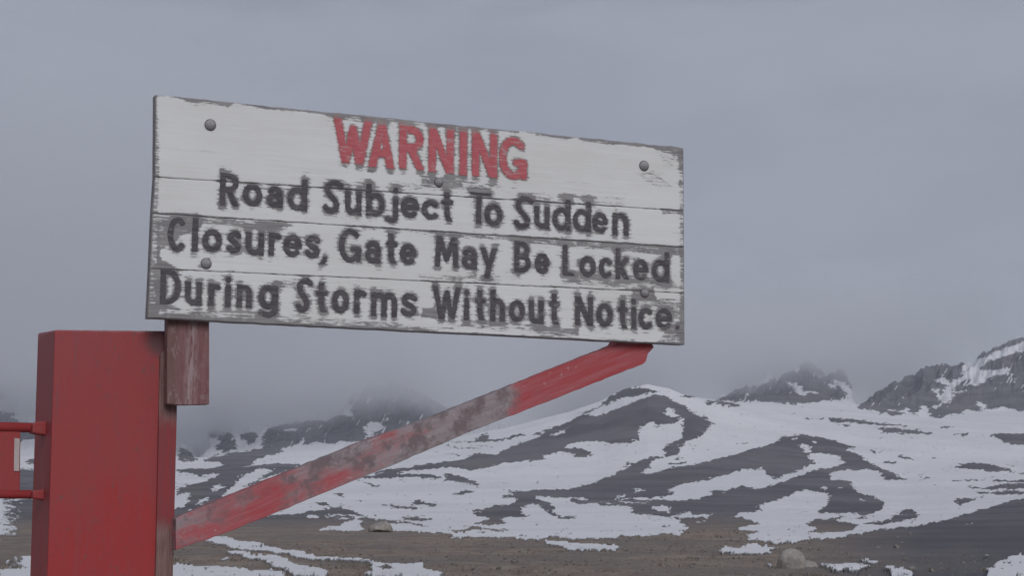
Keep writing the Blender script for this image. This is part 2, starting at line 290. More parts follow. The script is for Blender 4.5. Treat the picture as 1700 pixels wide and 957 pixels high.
for k, r, pts in OUT + FIELD:
    ox, oy, s = RG[r]
    q = [(ox+a/s, oy+b/s) for a, b in pts]; fill(rock, q, k)
rock_hard = rock.copy(); rock = 0.75*blur(rock, 1)+0.25*blur(blur(rock, 3), 2)

# ------------------------------------------------------------------ terrain: shape
def prof(pts):
    a = np.array(pts, float); return lambda x: np.interp(x, a[:, 0], a[:, 1])
KN = [ # (forward distance in metres, height outline)
 (2.0,  None), (6.0, None), (16.0, None), (43.0, None),
 (150.0, prof([(-2600,860),(-400,875),(0,878),(300,879),(1200,881),(1700,876),(2600,850),(4300,830)])),
 (400.0, prof([(-2600,800),(-400,825),(0,836),(700,836),(1200,838),(1500,840),(1700,825),(2600,780),(4300,740)])),
 (700.0, prof([(-2600,740),(-400,790),(0,795),(600,796),(900,790),(1200,780),(1500,790),(1700,790),(2600,740),(4300,690)])),
 (1000.0, prof([(-2600,700),(-400,745),(0,758),(300,760),(380,760),(560,757),(640,752),(700,735),(780,724),(860,706),(940,686),(1000,665),(1035,648),(1075,638),(1110,645),(1150,662),(1200,676),(1260,693),(1340,706),(1430,716),(1700,732),(2600,700),(4300,650)])),
 (1300.0, prof([(-2600,700),(-400,755),(0,770),(300,772),(700,765),(860,745),(940,725),(1000,700),(1040,670),(1075,655),(1110,655),(1150,660),(1200,667),(1260,671),(1340,679),(1430,690),(1700,706),(2600,690),(4300,650)])),
 (2000.0, prof([(-2600,690),(-400,760),(0,768),(300,766),(400,758),(600,748),(860,738),(1000,700),(1100,672),(1200,670),(1260,670),(1340,673),(1420,677),(1545,694),(1640,686),(1700,682),(2600,640),(4300,600)])),
 (2700.0, prof([(-2600,500),(-900,560),(-300,620),(0,660),(150,690),(300,742),(330,766),(350,722),(400,720),(440,708),(500,700),(560,686),(575,676),(590,664),(612,650),(640,646),(668,640),(700,656),(740,676),(800,705),(900,722),(1000,722),(1130,690),(1190,668),(1230,650),(1262,640),(1290,630),(1312,616),(1330,600),(1352,612),(1372,622),(1398,618),(1412,640),(1424,676),(1470,650),(1530,613),(1600,598),(1640,585),(1700,562),(1900,500),(2600,420),(4300,400)])),
 (4200.0, prof([(-2600,700),(4300,700)])),
]
def terrain_cols():
    return np.concatenate([np.linspace(-2600, -60, 90)[:-1], np.linspace(-60, 1760, 1500), np.linspace(1760, 4300, 90)[1:]])
cols = terrain_cols(); nc = len(cols)
rows_y, rows_D = [], []
seg_n = [6, 10, 22, 75, 55, 66, 110, 16, 44, 90, 10]
for i in range(len(KN)-1):
    (D0, p0), (D1, p1) = KN[i], KN[i+1]
    def yv(D, p): return p(cols) if p is not None else np.full(nc, 0.0) + 0
    n = seg_n[i]
    for j in range(n):
        s = j/n
        D = D0*(D1/D0)**s
        if p1 is None or i < 4 and p0 is None and i < 3:
            t = -1.6/D; y = np.full(nc, CY - F*(t*CP-SP)/(CP+t*SP))
        elif p0 is None:
            # flat field: equal pixel steps from 43 m to 150 m
            ya = CY - F*((-1.6/D0)*CP-SP)/(CP+(-1.6/D0)*SP)
            yb = p1(cols); y = ya*(1-s)+yb*s
            dd = -1.6/((tan_el(ya*(1-s)+881*s))); D = dd if j else D0
        else:
            ss = s if D0 < 1000 else s
            y = p0(cols)*(1-ss)+p1(cols)*ss
        rows_y.append(y); rows_D.append(np.full(nc, D))
rows_y.append(KN[-1][1](cols)); rows_D.append(np.full(nc, KN[-1][0]))
Y = np.array(rows_y); D = np.array(rows_D); X = np.broadcast_to(cols, Y.shape).copy()
# relief: crags on the mountains, hummocks nearer
mt = np.clip((D-1400)/700, 0, 1)*np.clip((4000-D)/800, 0, 1)
topness = np.clip((D-2000)/500, 0, 1)
Y = Y + mt*topness*((fbm(X/26, D/160, 3, 6)-0.5)*34 + (np.abs(vnoise(X/17+Y/30, D/240, 9)-0.5))*14 + (fbm(X/7, D/200, 15, 3)-0.5)*11 - 3)
mid = np.clip((D-60)/300, 0, 1)*np.clip((1700-D)/600, 0, 1)
Y = Y + mid*(fbm(X/60, np.log(D)*9, 5, 4)-0.5)*5
iy = np.clip(Y, 0, IH-1); ix = np.clip(X, 0, IW-1)
wx = (fbm(X/9, Y/3, 21, 4)-0.5)*6 + (vnoise(X/2.4, Y/1.6, 4)-0.5)*3.5
wx = wx + (fbm(X/5, Y/1.5, 55, 3)-0.5)*np.where(D < 160, 7, 15)
wy = (fbm(X/11, Y/5, 33, 3)-0.5)*2.2 + (fbm(X/6, Y/3, 56, 3)-0.5)*5
sx = np.clip(X+wx, 0, IW-1.01); sy = np.clip(Y+wy, 0, IH-1.01)
x0 = sx.astype(int); y0 = sy.astype(int); fx = sx-x0; fy = sy-y0
m = (rock[y0, x0]*(1-fx)+rock[y0, np.minimum(x0+1, IW-1)]*fx)*(1-fy)+(rock[np.minimum(y0+1, IH-1), x0]*(1-fx)+rock[np.minimum(y0+1, IH-1), np.minimum(x0+1, IW-1)]*fx)*fy
inside = np.clip((X+10)/60, 0, 1)*np.clip((1760-X)/60, 0, 1)*np.clip((975-Y)/15, 0, 1)
proc = np.clip((fbm(X/110, Y/26, 50, 5)-0.47)*9+0.5, 0, 1)
proc_near = np.clip((fbm(X/300, np.log(D)*4, 60, 5)-0.45)*9+0.5, 0, 1)
proc = np.where(D < 60, proc_near, proc)
behind_post = ((X > 25) & (X < 290) & (Y > 690) & (Y < 830)) | (X < 60) & (Y < 826)
inside = np.where(behind_post, 0.0, inside)
ROCK = m*inside + proc*(1-inside)
fine = (vnoise(X/2.8, Y/1.3, 77)-0.5)*0.7 + (fbm(X/11, Y/2.6, 88, 4)-0.5)*1.5
streak = np.clip((fbm((X+Y*0.6)/5.5, (Y-X*0.3)/22, 41, 4)-0.655)*9, 0, 1)*np.clip((D-2050)/100, 0, 1)
ROCK = ROCK - streak*0.75*(ROCK > 0.5)
ROCK = np.clip((ROCK-0.43)*1.5+0.5 + fine, 0, 1)
TT = (( (CY-Y)/F)*CP+SP)/(CP-((CY-Y)/F)*SP)
PX = (X-CX)*(CP+TT*SP)/F*D; PZ = TT*D
snow_h = np.clip((0.5-ROCK)*4+0.5, 0, 1)
PZ = PZ + np.where(D < 260, snow_h*0.10, 0) + np.clip(blur(blur(ROCK, 7), 7), 0, 1)*np.clip((D-300)/500, 0, 1)*0.0009*D
PZ = PZ + np.where((D > 20) & (D < 260), (fbm(PX/2.5, D/2.5, 91, 4)-0.5)*0.16, 0)
P = np.stack([PX, D, PZ], -1)
gfar = np.clip((Y-856)/26, 0, 1)*np.clip((1560-X)/250, 0, 1)           # brown field, greyer scree to the right and higher up
gfar = np.clip(gfar + (fbm(X/80, Y/20, 14, 3)-0.5)*0.5, 0, 1)

def terrain_mat(name):
    m_, nt, b = material(name)
    at = N(nt, 'ShaderNodeAttribute', attribute_name='rock').outputs['Fac']
    br = N(nt, 'ShaderNodeAttribute', attribute_name='brown').outputs['Fac']
    geo = nt.nodes.new('ShaderNodeNewGeometry'); pos = geo.outputs['Position']
    a = noise(nt, pos, 0.02, 6, 0.65); c = noise(nt, mapped(nt, pos, (1, 0.4, 1)), 0.9, 8, 0.75); e = noise(nt, mapped(nt, pos, (1, 0.15, 1)), 3.0, 4, 0.7)
    scree = mixc(nt, smooth(nt, a, 0.40, 0.60), (0.118, 0.117, 0.130), (0.178, 0.172, 0.184))
    scree = mixc(nt, smooth(nt, c, 0.4, 0.7, 0, 0.35), scree, (0.17, 0.162, 0.165))
    mud = mixc(nt, smooth(nt, c, 0.35, 0.65), (0.245, 0.190, 0.158), (0.355, 0.292, 0.235))
    mud = mixc(nt, smooth(nt, e, 0.55, 0.72, 0, 0.5), mud, (0.36, 0.33, 0.28))
    mud = mixc(nt, smooth(nt, noise(nt, pos, 0.12, 4, 0.6), 0.42, 0.62, 0, 0.55), mud, (0.20, 0.178, 0.172))
    bare = mixc(nt, br, scree, mud)
    sn = mixc(nt, smooth(nt, noise(nt, pos, 0.015, 5, 0.6), 0.3, 0.7), (0.68, 0.68, 0.69), (0.76, 0.76, 0.77))
    sn = mixc(nt, smooth(nt, noise(nt, mapped(nt, pos, (1, 0.3, 1)), 0.5, 5, 0.7), 0.5, 0.8, 0, 0.25), sn, (0.40, 0.39, 0.39))
    f = smooth(nt, at, 0.27, 0.73)
    colr = mixc(nt, f, sn, bare)
    L(nt, colr, b.inputs['Base Color']); b.inputs['Roughness'].default_value = 0.9; b.inputs['Specular IOR Level'].default_value = 0.15
    h = math_n(nt, 'MULTIPLY', math_n(nt, 'ADD', c, a), math_n(nt, 'ADD', math_n(nt, 'MULTIPLY', f, 0.85), 0.15))
    bump(nt, b, h, 0.8, 0.5)
    return m_
TM = terrain_mat('snow_and_scree')
r150 = int(np.argmax(D[:, 0] >= 150)); r1600 = int(np.argmax(D[:, 0] >= 1998))
def part_grid(name, ra, rb, ca, cb):
    o = grid_obj(name, P[ra:rb, ca:cb], TM, {'rock': ROCK[ra:rb, ca:cb], 'brown': gfar[ra:rb, ca:cb]}); o['kind'] = 'structure'; return o
part_grid('ground', 0, r150+1, 0, nc)
part_grid('snowy_slope', r150, r1600+1, 0, nc)
c1 = int(np.argmax(cols > 1010)); c2 = int(np.argmax(cols > 1424))
part_grid('mountain', r1600, len(D), 0, c1+1); part_grid('mountain', r1600, len(D), c1, c2+1); part_grid('mountain', r1600, len(D), c2, nc)
# the rest of the plain, out of the picture, all round the viewer
az0 = math.atan2(P[-1, -1, 0], P[-1, -1, 1]); azs = np.linspace(math.radians(49), math.radians(311), 120)
rad = 1.2*(4500/1.2)**np.linspace(0, 1, 90)
RR, AA = np.meshgrid(rad, azs, indexing='ij')
bx, by = RR*np.sin(AA), RR*np.cos(AA)
bz = -1.75 + np.clip((RR-200)/3000, 0, 1)**1.3*420*(0.4+fbm(bx/700+50, by/700+50, 70, 5))
grid_obj('plain', np.stack([bx, by, bz], -1)[:, ::-1], TM, {'rock': np.clip((fbm(bx/(20+RR*0.1)+90, by/(20+RR*0.1)+90, 71, 5)-0.47)*9+0.5, 0, 1)[:, ::-1], 'brown': np.clip(1-RR/400, 0, 1)[:, ::-1]})['kind'] = 'structure'

# ------------------------------------------------------------------ materials of the sign and posts
def coords(nt): return nt.nodes.new('ShaderNodeTexCoord').outputs['Object']
def sepxyz(nt, v):
    n = nt.nodes.new('ShaderNodeSeparateXYZ'); nt.links.new(v, n.inputs[0]); return n.outputs
def plank_mat():
    m_, nt, b = material('peeling_white_paint_on_wood'); v = coords(nt)
    wr = N(nt, 'ShaderNodeAttribute', attribute_name='wear').outputs['Fac']
    g1 = noise(nt, mapped(nt, v, (16, 30, 170)), 1.0, 6, 0.7, 0.25)
    g2 = noise(nt, mapped(nt, v, (70, 60, 210)), 1.0, 4, 0.6)
    g3 = noise(nt, mapped(nt, v, (3, 3, 10)), 1.0, 3, 0.5)
    s = math_n(nt, 'ADD', math_n(nt, 'MULTIPLY', math_n(nt, 'SUBTRACT', g1, 0.5), 2.0), math_n(nt, 'MULTIPLY', math_n(nt, 'SUBTRACT', g2, 0.5), 0.75))
    s = math_n(nt, 'ADD', s, wr)
    s = math_n(nt, 'ADD', s, math_n(nt, 'MULTIPLY', math_n(nt, 'SUBTRACT', g3, 0.5), 0.3))
    peel = smooth(nt, s, 0.42, 0.56)
    thin = smooth(nt, s, 0.22, 0.5)
    fib = noise(nt, mapped(nt, v, (8, 40, 260)), 1.0, 5, 0.7, 0.2)
    wood = mixc(nt, smooth(nt, fib, 0.3, 0.7), (0.155, 0.147, 0.152), (0.30, 0.288, 0.285))
    wood = mixc(nt, smooth(nt, noise(nt, mapped(nt, v, (7, 7, 16)), 1, 3, 0.6), 0.4, 0.7, 0, 0.5), wood, (0.34, 0.33, 0.32))
    crk = noise(nt, mapped(nt, v, (2.6, 10, 190), (1, 2, 3)), 1.0, 3, 0.6)
    dirty = smooth(nt, noise(nt, mapped(nt, v, (2.2, 3, 5), (3, 1, 0)), 1.0, 4, 0.6), 0.35, 0.75)
    paint = mixc(nt, dirty, (0.68, 0.68, 0.68), (0.625, 0.62, 0.595))
    paint = mixc(nt, smooth(nt, fib, 0.55, 0.8, 0, 0.16), paint, (0.5, 0.49, 0.47))
    paint = mixc(nt, math_n(nt, 'MULTIPLY', thin, 0.28), paint, (0.42, 0.41, 0.39))
    paint = mixc(nt, smooth(nt, crk, 0.69, 0.715, 0, 0.55), paint, (0.26, 0.25, 0.25))
    rd = N(nt, 'ShaderNodeAttribute', attribute_name='redness').outputs['Fac']
    c = mixc(nt, peel, paint, wood)
    c = mixc(nt, math_n(nt, 'MULTIPLY', smooth(nt, g2, 0.35, 0.6), rd), c, (0.43, 0.19, 0.18))
    L(nt, c, b.inputs['Base Color']); b.inputs['Roughness'].default_value = 0.8
    h = math_n(nt, 'SUBTRACT', math_n(nt, 'MULTIPLY', fib, math_n(nt, 'ADD', math_n(nt, 'MULTIPLY', peel, 0.6), 0.25)), math_n(nt, 'MULTIPLY', peel, 0.6))
    bump(nt, b, h, 0.7, 0.002); return m_
def letter_mat(name, ca, cb, worn, amt):
    m_, nt, b = material(name); v = N(nt, 'ShaderNodeTexCoord').outputs['Object']
    geo = nt.nodes.new('ShaderNodeNewGeometry').outputs['Position']
    g = noise(nt, mapped(nt, geo, (30, 30, 160)), 1.0, 5, 0.65); g2 = noise(nt, geo, 26, 4, 0.6)
    c = mixc(nt, smooth(nt, g, 0.35, 0.65), ca, cb)
    c = mixc(nt, smooth(nt, math_n(nt, 'ADD', math_n(nt, 'MULTIPLY', g, 0.6), math_n(nt, 'MULTIPLY', g2, 0.5)), amt, amt+0.06, 0, 0.85), c, worn)
    L(nt, c, b.inputs['Base Color']); b.inputs['Roughness'].default_value = 0.85
    bump(nt, b, g, 0.5, 0.001); return m_
M_PLANK = plank_mat()
M_DARK = letter_mat('faded_black_paint', (0.070, 0.064, 0.070), (0.115, 0.107, 0.111), (0.22, 0.205, 0.20), 0.63)
M_RED = letter_mat('faded_red_paint', (0.43, 0.10, 0.115), (0.50, 0.145, 0.16), (0.42, 0.27, 0.27), 0.60)

def simple(name, col1, col2, sc=(20, 20, 20), rough=0.7, metal=0.0):
    m_, nt, b = material(name); v = coords(nt); g = noise(nt, mapped(nt, v, sc), 1.0, 5, 0.6)
    L(nt, mixc(nt, smooth(nt, g, 0.35, 0.65), col1, col2), b.inputs['Base Color']); b.inputs['Roughness'].default_value = rough
    b.inputs['Metallic'].default_value = metal; bump(nt, b, g, 0.4, 0.001); return m_
M_BOLT = simple('weathered_galvanised_steel', (0.24, 0.23, 0.235), (0.36, 0.35, 0.355), (150, 150, 150), 0.7, 0.0)

M_WASHER = simple('dark_washer_steel', (0.07, 0.06, 0.062), (0.15, 0.13, 0.13), (120, 120, 120), 0.8)  # dark ring round each bolt head
# brace: red at the right end, worn to grey wood in the middle, patchy red lower down
def brace_mat():
    m_, nt, b = material('worn_red_paint_on_brace'); v = coords(nt)
    a = math.atan2(B(1020, 573, .045)[1]-B(310, 850, .045)[1], B(1020, 573, .045)[0]-B(310, 850, .045)[0])
    rot = nt.nodes.new('ShaderNodeMapping'); rot.inputs['Rotation'].default_value = (0, a, 0); L(nt, v, rot.inputs['Vector']); vr = rot.outputs[0]
    u = sepxyz(nt, v)[0]; vv = sepxyz(nt, vr)[2]
    big = noise(nt, mapped(nt, vr, (5, 9, 14)), 1.0, 4, 0.6); fib = noise(nt, mapped(nt, vr, (6, 60, 90)), 1.0, 5, 0.7, 0.3); blot = noise(nt, mapped(nt, v, (17, 17, 17)), 1.0, 5, 0.7)
    rp = nt.nodes.new('ShaderNodeValToRGB'); cr = rp.color_ramp
    def uu(x, y): return (B(x, y, .045)[0]-UA)/(UB-UA)
    UA, UB = B(300, 870, .045)[0], B(1085, 580, .045)[0]
    pts = [(0.0, 0.50), (uu(350, 850), 0.60), (uu(385, 840), 0.72), (uu(440, 820), 0.76), (uu(500, 800), 0.52), (uu(580, 765), 0.42), (uu(640, 745), 0.42), (uu(690, 725), 0.2), (uu(780, 690), 0.1), (uu(835, 664), 0.2), (uu(868, 650), 0.8), (uu(960, 610), 0.93), (1.0, 0.93)]
    while len(cr.elements) > 1: cr.elements.remove(cr.elements[-1])
    for i, (p_, c_) in enumerate(pts):
        e = cr.elements[0] if i == 0 else cr.elements.new(p_)
        e.position = p_; e.color = (c_, c_, c_, 1)
    L(nt, math_n(nt, 'DIVIDE', math_n(nt, 'SUBTRACT', u, UA), UB-UA), rp.inputs[0])
    s = math_n(nt, 'ADD', rp.outputs[0], math_n(nt, 'MULTIPLY', math_n(nt, 'SUBTRACT', big, 0.5), 1.1))
    s = math_n(nt, 'ADD', s, math_n(nt, 'MULTIPLY', math_n(nt, 'SUBTRACT', fib, 0.5), 0.5))
    red = smooth(nt, math_n(nt, 'ADD', s, math_n(nt, 'MULTIPLY', math_n(nt, 'SUBTRACT', blot, 0.5), 0.9)), 0.26, 0.74)
    wood = mixc(nt, smooth(nt, blot, 0.38, 0.56), (0.175, 0.135, 0.142), (0.31, 0.265, 0.275))
    wood = mixc(nt, smooth(nt, fib, 0.35, 0.7, 0, 0.4), wood, (0.16, 0.12, 0.115))
    redc = mixc(nt, smooth(nt, fib, 0.35, 0.7), (0.37, 0.062, 0.068), (0.38, 0.12, 0.13))
    c = mixc(nt, red, wood, redc)
    c = mixc(nt, smooth(nt, math_n(nt, 'ADD', math_n(nt, 'MULTIPLY', noise(nt, mapped(nt, v, (45, 45, 70)), 1, 4, 0.6), 0.7), math_n(nt, 'MULTIPLY', blot, 0.3)), 0.60, 0.66, 0, 0.55), c, (0.45, 0.33, 0.32))
    L(nt, c, b.inputs['Base Color']); b.inputs['Roughness'].default_value = 0.75; bump(nt, b, math_n(nt, 'ADD', fib, blot), 0.5, 0.002); return m_
def stub_mat():
    m_, nt, b = material('scraped_red_paint_on_leg'); v = coords(nt); x, y, z = sepxyz(nt, v)
    g = noise(nt, mapped(nt, v, (40, 20, 6)), 1.0, 5, 0.65, 0.2); h = noise(nt, mapped(nt, v, (90, 50, 14)), 1.0, 5, 0.7)
    u0, u1 = B(276, 600, .045)[0], B(347, 600, .045)[0]
    t = math_n(nt, 'DIVIDE', math_n(nt, 'SUBTRACT', x, u0), u1-u0)
    c = mixc(nt, smooth(nt, g, 0.35, 0.65), (0.155, 0.062, 0.066), (0.215, 0.11, 0.11))
    c = mixc(nt, math_n(nt, 'MULTIPLY', smooth(nt, t, 0.4, 0.1), 0.6), c, (0.15, 0.095, 0.082))
    c = mixc(nt, smooth(nt, noise(nt, mapped(nt, v, (60, 60, 22)), 1, 6, 0.75), 0.54, 0.60, 0, 0.6), c, (0.27, 0.19, 0.19))
    c = mixc(nt, math_n(nt, 'MULTIPLY', smooth(nt, math_n(nt, 'ABSOLUTE', math_n(nt, 'SUBTRACT', t, 0.57)), 0.22, 0.0), smooth(nt, h, 0.4, 0.58)), c, (0.32, 0.235, 0.235))
    L(nt, c, b.inputs['Base Color']); b.inputs['Roughness'].default_value = 0.75; bump(nt, b, h, 0.5, 0.002); return m_
def post_mat():
    m_, nt, b = material('red_gate_paint'); v = coords(nt); x, y, z = sepxyz(nt, v)
    g = noise(nt, mapped(nt, v, (3, 3, 2)), 1.0, 4, 0.55); f = noise(nt, mapped(nt, v, (60, 60, 60)), 1.0, 4, 0.6)
    st = noise(nt, mapped(nt, v, (26, 26, 2.5)), 1.0, 5, 0.65)
    c = mixc(nt, smooth(nt, g, 0.35, 0.65), (0.335, 0.030, 0.030), (0.295, 0.042, 0.044))
    c = mixc(nt, smooth(nt, st, 0.44, 0.66, 0, 0.5), c, (0.26, 0.050, 0.055))
    ztop = B(200, 548, .10)[1]
    c = mixc(nt, math_n(nt, 'MULTIPLY', smooth(nt, z, ztop-0.30, ztop), 0.12), c, (0.22, 0.09, 0.10))
    c = mixc(nt, smooth(nt, f, 0.60, 0.68, 0, 0.4), c, (0.16, 0.06, 0.06))
    chip = noise(nt, mapped(nt, v, (34, 34, 16)), 1.0, 7, 0.75)
    c = mixc(nt, smooth(nt, chip, 0.63, 0.65, 0, 0.6), c, (0.13, 0.075, 0.07))
    scr = noise(nt, mapped(nt, v, (150, 150, 5), (7, 0, 0)), 1.0, 3, 0.6)
    c = mixc(nt, smooth(nt, scr, 0.68, 0.76, 0, 0.35), c, (0.38, 0.15, 0.15))
    rim = math_n(nt, 'MULTIPLY', smooth(nt, math_n(nt, 'ADD', z, math_n(nt, 'MULTIPLY', f, 0.012)), ztop-0.004, ztop+0.004), smooth(nt, st, 0.4, 0.6))
    c = mixc(nt, math_n(nt, 'MULTIPLY', rim, 0.55), c, (0.34, 0.20, 0.20))
    c = mixc(nt, math_n(nt, 'MULTIPLY', smooth(nt, noise(nt, mapped(nt, v, (90, 90, 3), (2, 5, 1)), 1.0, 4, 0.65), 0.58, 0.70), smooth(nt, z, ztop-0.75, ztop-0.05, 0.1, 0.45)), c, (0.14, 0.075, 0.075))
    # darker patch on the corner by the sign leg
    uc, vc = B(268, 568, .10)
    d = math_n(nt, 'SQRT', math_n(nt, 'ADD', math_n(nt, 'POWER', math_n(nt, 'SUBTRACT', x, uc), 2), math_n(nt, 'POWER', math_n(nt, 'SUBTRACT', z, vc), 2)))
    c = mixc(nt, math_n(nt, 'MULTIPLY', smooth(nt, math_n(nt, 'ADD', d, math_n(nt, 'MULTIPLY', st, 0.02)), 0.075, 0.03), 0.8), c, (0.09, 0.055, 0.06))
    L(nt, c, b.inputs['Base Color']); b.inputs['Roughness'].default_value = 0.55; bump(nt, b, math_n(nt, 'ADD', f, g), 0.35, 0.002); return m_
def strip_mat():
    m_, nt, b = material('worn_corner_paint'); v = coords(nt); x, y, z = sepxyz(nt, v)
    st = noise(nt, mapped(nt, v, (70, 40, 6)), 1.0, 5, 0.7, 0.2); g = noise(nt, mapped(nt, v, (9, 9, 5)), 1.0, 4, 0.6)
    za, zb, zc = B(280, 690, .09)[1], B(280, 735, .09)[1], B(280, 850, .09)[1]
    up = smooth(nt, z, zb-0.06, za+0.08, 0, 0.8); lo = smooth(nt, z, zc+0.06, zc-0.12, 0, 0.8)
    wf = math_n(nt, 'MAXIMUM', up, lo)
    wf = math_n(nt, 'ADD', wf, math_n(nt, 'MULTIPLY', math_n(nt, 'SUBTRACT', g, 0.5), 0.7), None, True)
    wd = mixc(nt, smooth(nt, st, 0.38, 0.62), (0.145, 0.075, 0.07), (0.23, 0.14, 0.13))
    rd = mixc(nt, smooth(nt, st, 0.35, 0.7), (0.27, 0.040, 0.044), (0.19, 0.052, 0.056))
    L(nt, mixc(nt, smooth(nt, wf, 0.3, 0.7), rd, wd), b.inputs['Base Color']); b.inputs['Roughness'].default_value = 0.75; bump(nt, b, st, 0.5, 0.002); return m_

# ------------------------------------------------------------------ builders in the sign's frame
def prism(name, px, d0, d1, mat, parent, bev=0.004, ragged=0.0, uv=None):
    """outline seen at photo positions px, standing on the plane d0 behind the sign's face, reaching back to d1"""
    pts = uv if uv else [B(x, y, d0) for x, y in px]
    if ragged:
        q = []
        for i in range(len(pts)):
            a, b2 = pts[i], pts[(i+1) % len(pts)]; ln = math.hypot(b2[0]-a[0], b2[1]-a[1]); n = max(1, int(ln/0.02))
            nx, nz = -(b2[1]-a[1])/ln, (b2[0]-a[0])/ln
            for k in range(n):
                r = (random.random()-0.5)*2*ragged if k else 0; q.append((a[0]+(b2[0]-a[0])*k/n+nx*r, a[1]+(b2[1]-a[1])*k/n+nz*r))
        pts = q
    bm = bmesh.new()
    fr = [bm.verts.new((u, d0, v)) for u, v in pts]; bk = [bm.verts.new((u, d1, v)) for u, v in pts]
    bm.faces.new(fr); bm.faces.new(bk[::-1]); n = len(pts)
    for i in range(n): bm.faces.new((fr[i], bk[i], bk[(i+1) % n], fr[(i+1) % n]))
    bmesh.ops.recalc_face_normals(bm, faces=bm.faces)
    if bev:
        bmesh.ops.bevel(bm, geom=[e for e in bm.edges if e.calc_face_angle(0) > 0.5], offset=bev, segments=2, affect='EDGES', profile=0.6)
    me = bpy.data.meshes.new(name); bm.to_mesh(me); bm.free(); me.materials.append(mat)
    o = bpy.data.objects.new(name, me); COL.objects.link(o); o.parent = parent
    return o
def frame_empty(name, label, cat):
    o = empty(name, (0, 0, 0), label, cat); o.matrix_world = SIGN; return o

sign = frame_empty('warning_sign', 'weathered white plank warning sign with red and black raised lettering on a red diagonal brace', 'sign')

# ---- lettering: centre lines of each glyph in a unit box
def arc(cx, cy, rx, ry, a0, a1, n=14):
    return [(cx+rx*math.cos(math.radians(a0+(a1-a0)*i/n)), cy+ry*math.sin(math.radians(a0+(a1-a0)*i/n))) for i in range(n+1)]
GL = {
 'W': [[(0,1),(.27,0),(.5,.85),(.73,0),(1,1)]], 'A': [[(0,0),(.5,1),(1,0)],[(.2,.3),(.8,.3)]],
 'R': [[(0,0),(0,1)],[(0,1)]+arc(.45,.75,.5,.25,90,-90)+[(0,.5)],[(.42,.5),(1,0)]],
 'N': [[(0,0),(0,1),(1,0),(1,1)]], 'I': [[(.5,0),(.5,1)]],
 'G': [arc(.52,.5,.5,.5,48,330,22)+[(1,.34)],[(.98,.02),(.98,.38)],[(.66,.38),(1,.38)]],
 'C': [arc(.56,.5,.54,.5,52,308,22)],
 'o': [arc(.5,.5,.5,.5,0,360,22)], 'c': [arc(.53,.5,.53,.5,48,312,18)],
 'e': [arc(.5,.5,.5,.5,0,312,20),[(.04,.5),(1,.5)]],
 'a': [arc(.5,.62,.48,.38,150,0,10)+[(.98,0)],arc(.48,.28,.48,.28,0,360,16)],
 'd': [[(1,0),(1,1)],arc(.5,.34,.5,.34,0,360,18)], 'b': [[(0,0),(0,1)],arc(.5,.34,.5,.34,0,360,18)],
 'u': [[(0,1),(0,.38)]+arc(.5,.36,.5,.36,180,360,12)+[(1,1)],[(1,0),(1,1)]],
 'n': [[(0,0),(0,1)],[(0,.6)]+arc(.5,.6,.5,.4,180,0,12)+[(1,0)]],
 'm': [[(0,0),(0,1)],arc(.25,.62,.25,.38,180,0,10)+[(.5,0)],arc(.75,.62,.25,.38,180,0,10)+[(1,0)]],
 'h': [[(0,0),(0,1)],[(0,.42)]+arc(.5,.42,.5,.26,180,0,12)+[(1,0)]],
 'r': [[(0,0),(0,1)],[(0,.6)]+arc(.6,.55,.6,.45,180,60,8)],
 's': [[(.95,.86),(.72,1),(.38,1),(.1,.86),(.1,.68),(.35,.54),(.7,.44),(.93,.28),(.88,.1),(.6,0),(.28,0),(0,.14)]],
 'S': [[(1,.92),(.75,1),(.42,1),(.16,.88),(.12,.7),(.3,.54),(.55,.4),(.75,.24),(.68,.08),(.45,0),(.2,0),(0,.13)]],
 'T': [[(.42,0),(.42,1)],[(0,1),(1,1)]], 't': [[(.42,1),(.45,.22),(.6,.04),(.9,0)],[(0,.68),(1,.68)]],
 'j': [[(1,.7),(1,.16)]+arc(.55,.16,.45,.16,0,-90,6)+[(0,.06)],[(1,.97),(1,.99)]],
 'i': [[(.5,0),(.5,.68)],[(.5,.96),(.5,.99)]], 'l': [[(.5,0),(.5,1)]],
 'g': [arc(.5,.66,.5,.34,0,360,18),[(1,1),(1,.2)]+arc(.5,.2,.5,.2,0,-90,6)+[(0,.06)]],
 'L': [[(0,1),(0,0),(1,0)]], 'k': [[(0,0),(0,1)],[(.95,.68),(.1,.3)],[(.25,.38),(1,0)]],
 'B': [[(0,0),(0,1)],[(0,1)]+arc(.4,.76,.48,.24,90,-90,10)+[(0,.52)],[(0,.52)]+arc(.45,.26,.55,.26,90,-90,10)+[(0,0)]],
 'D': [[(0,0),(0,1)],[(0,1)]+arc(.35,.5,.65,.5,90,-90,16)+[(0,0)]],
 'M': [[(0,0),(.08,1),(.5,.22),(.92,1),(1,0)]], 'y': [[(0,1),(.52,.36)],[(1,1),(.55,.38),(.35,0)]], ',': [[(1,1),(.8,.4),(0,0)]], '.': [[(.5,.5),(.5,.6)]],
}
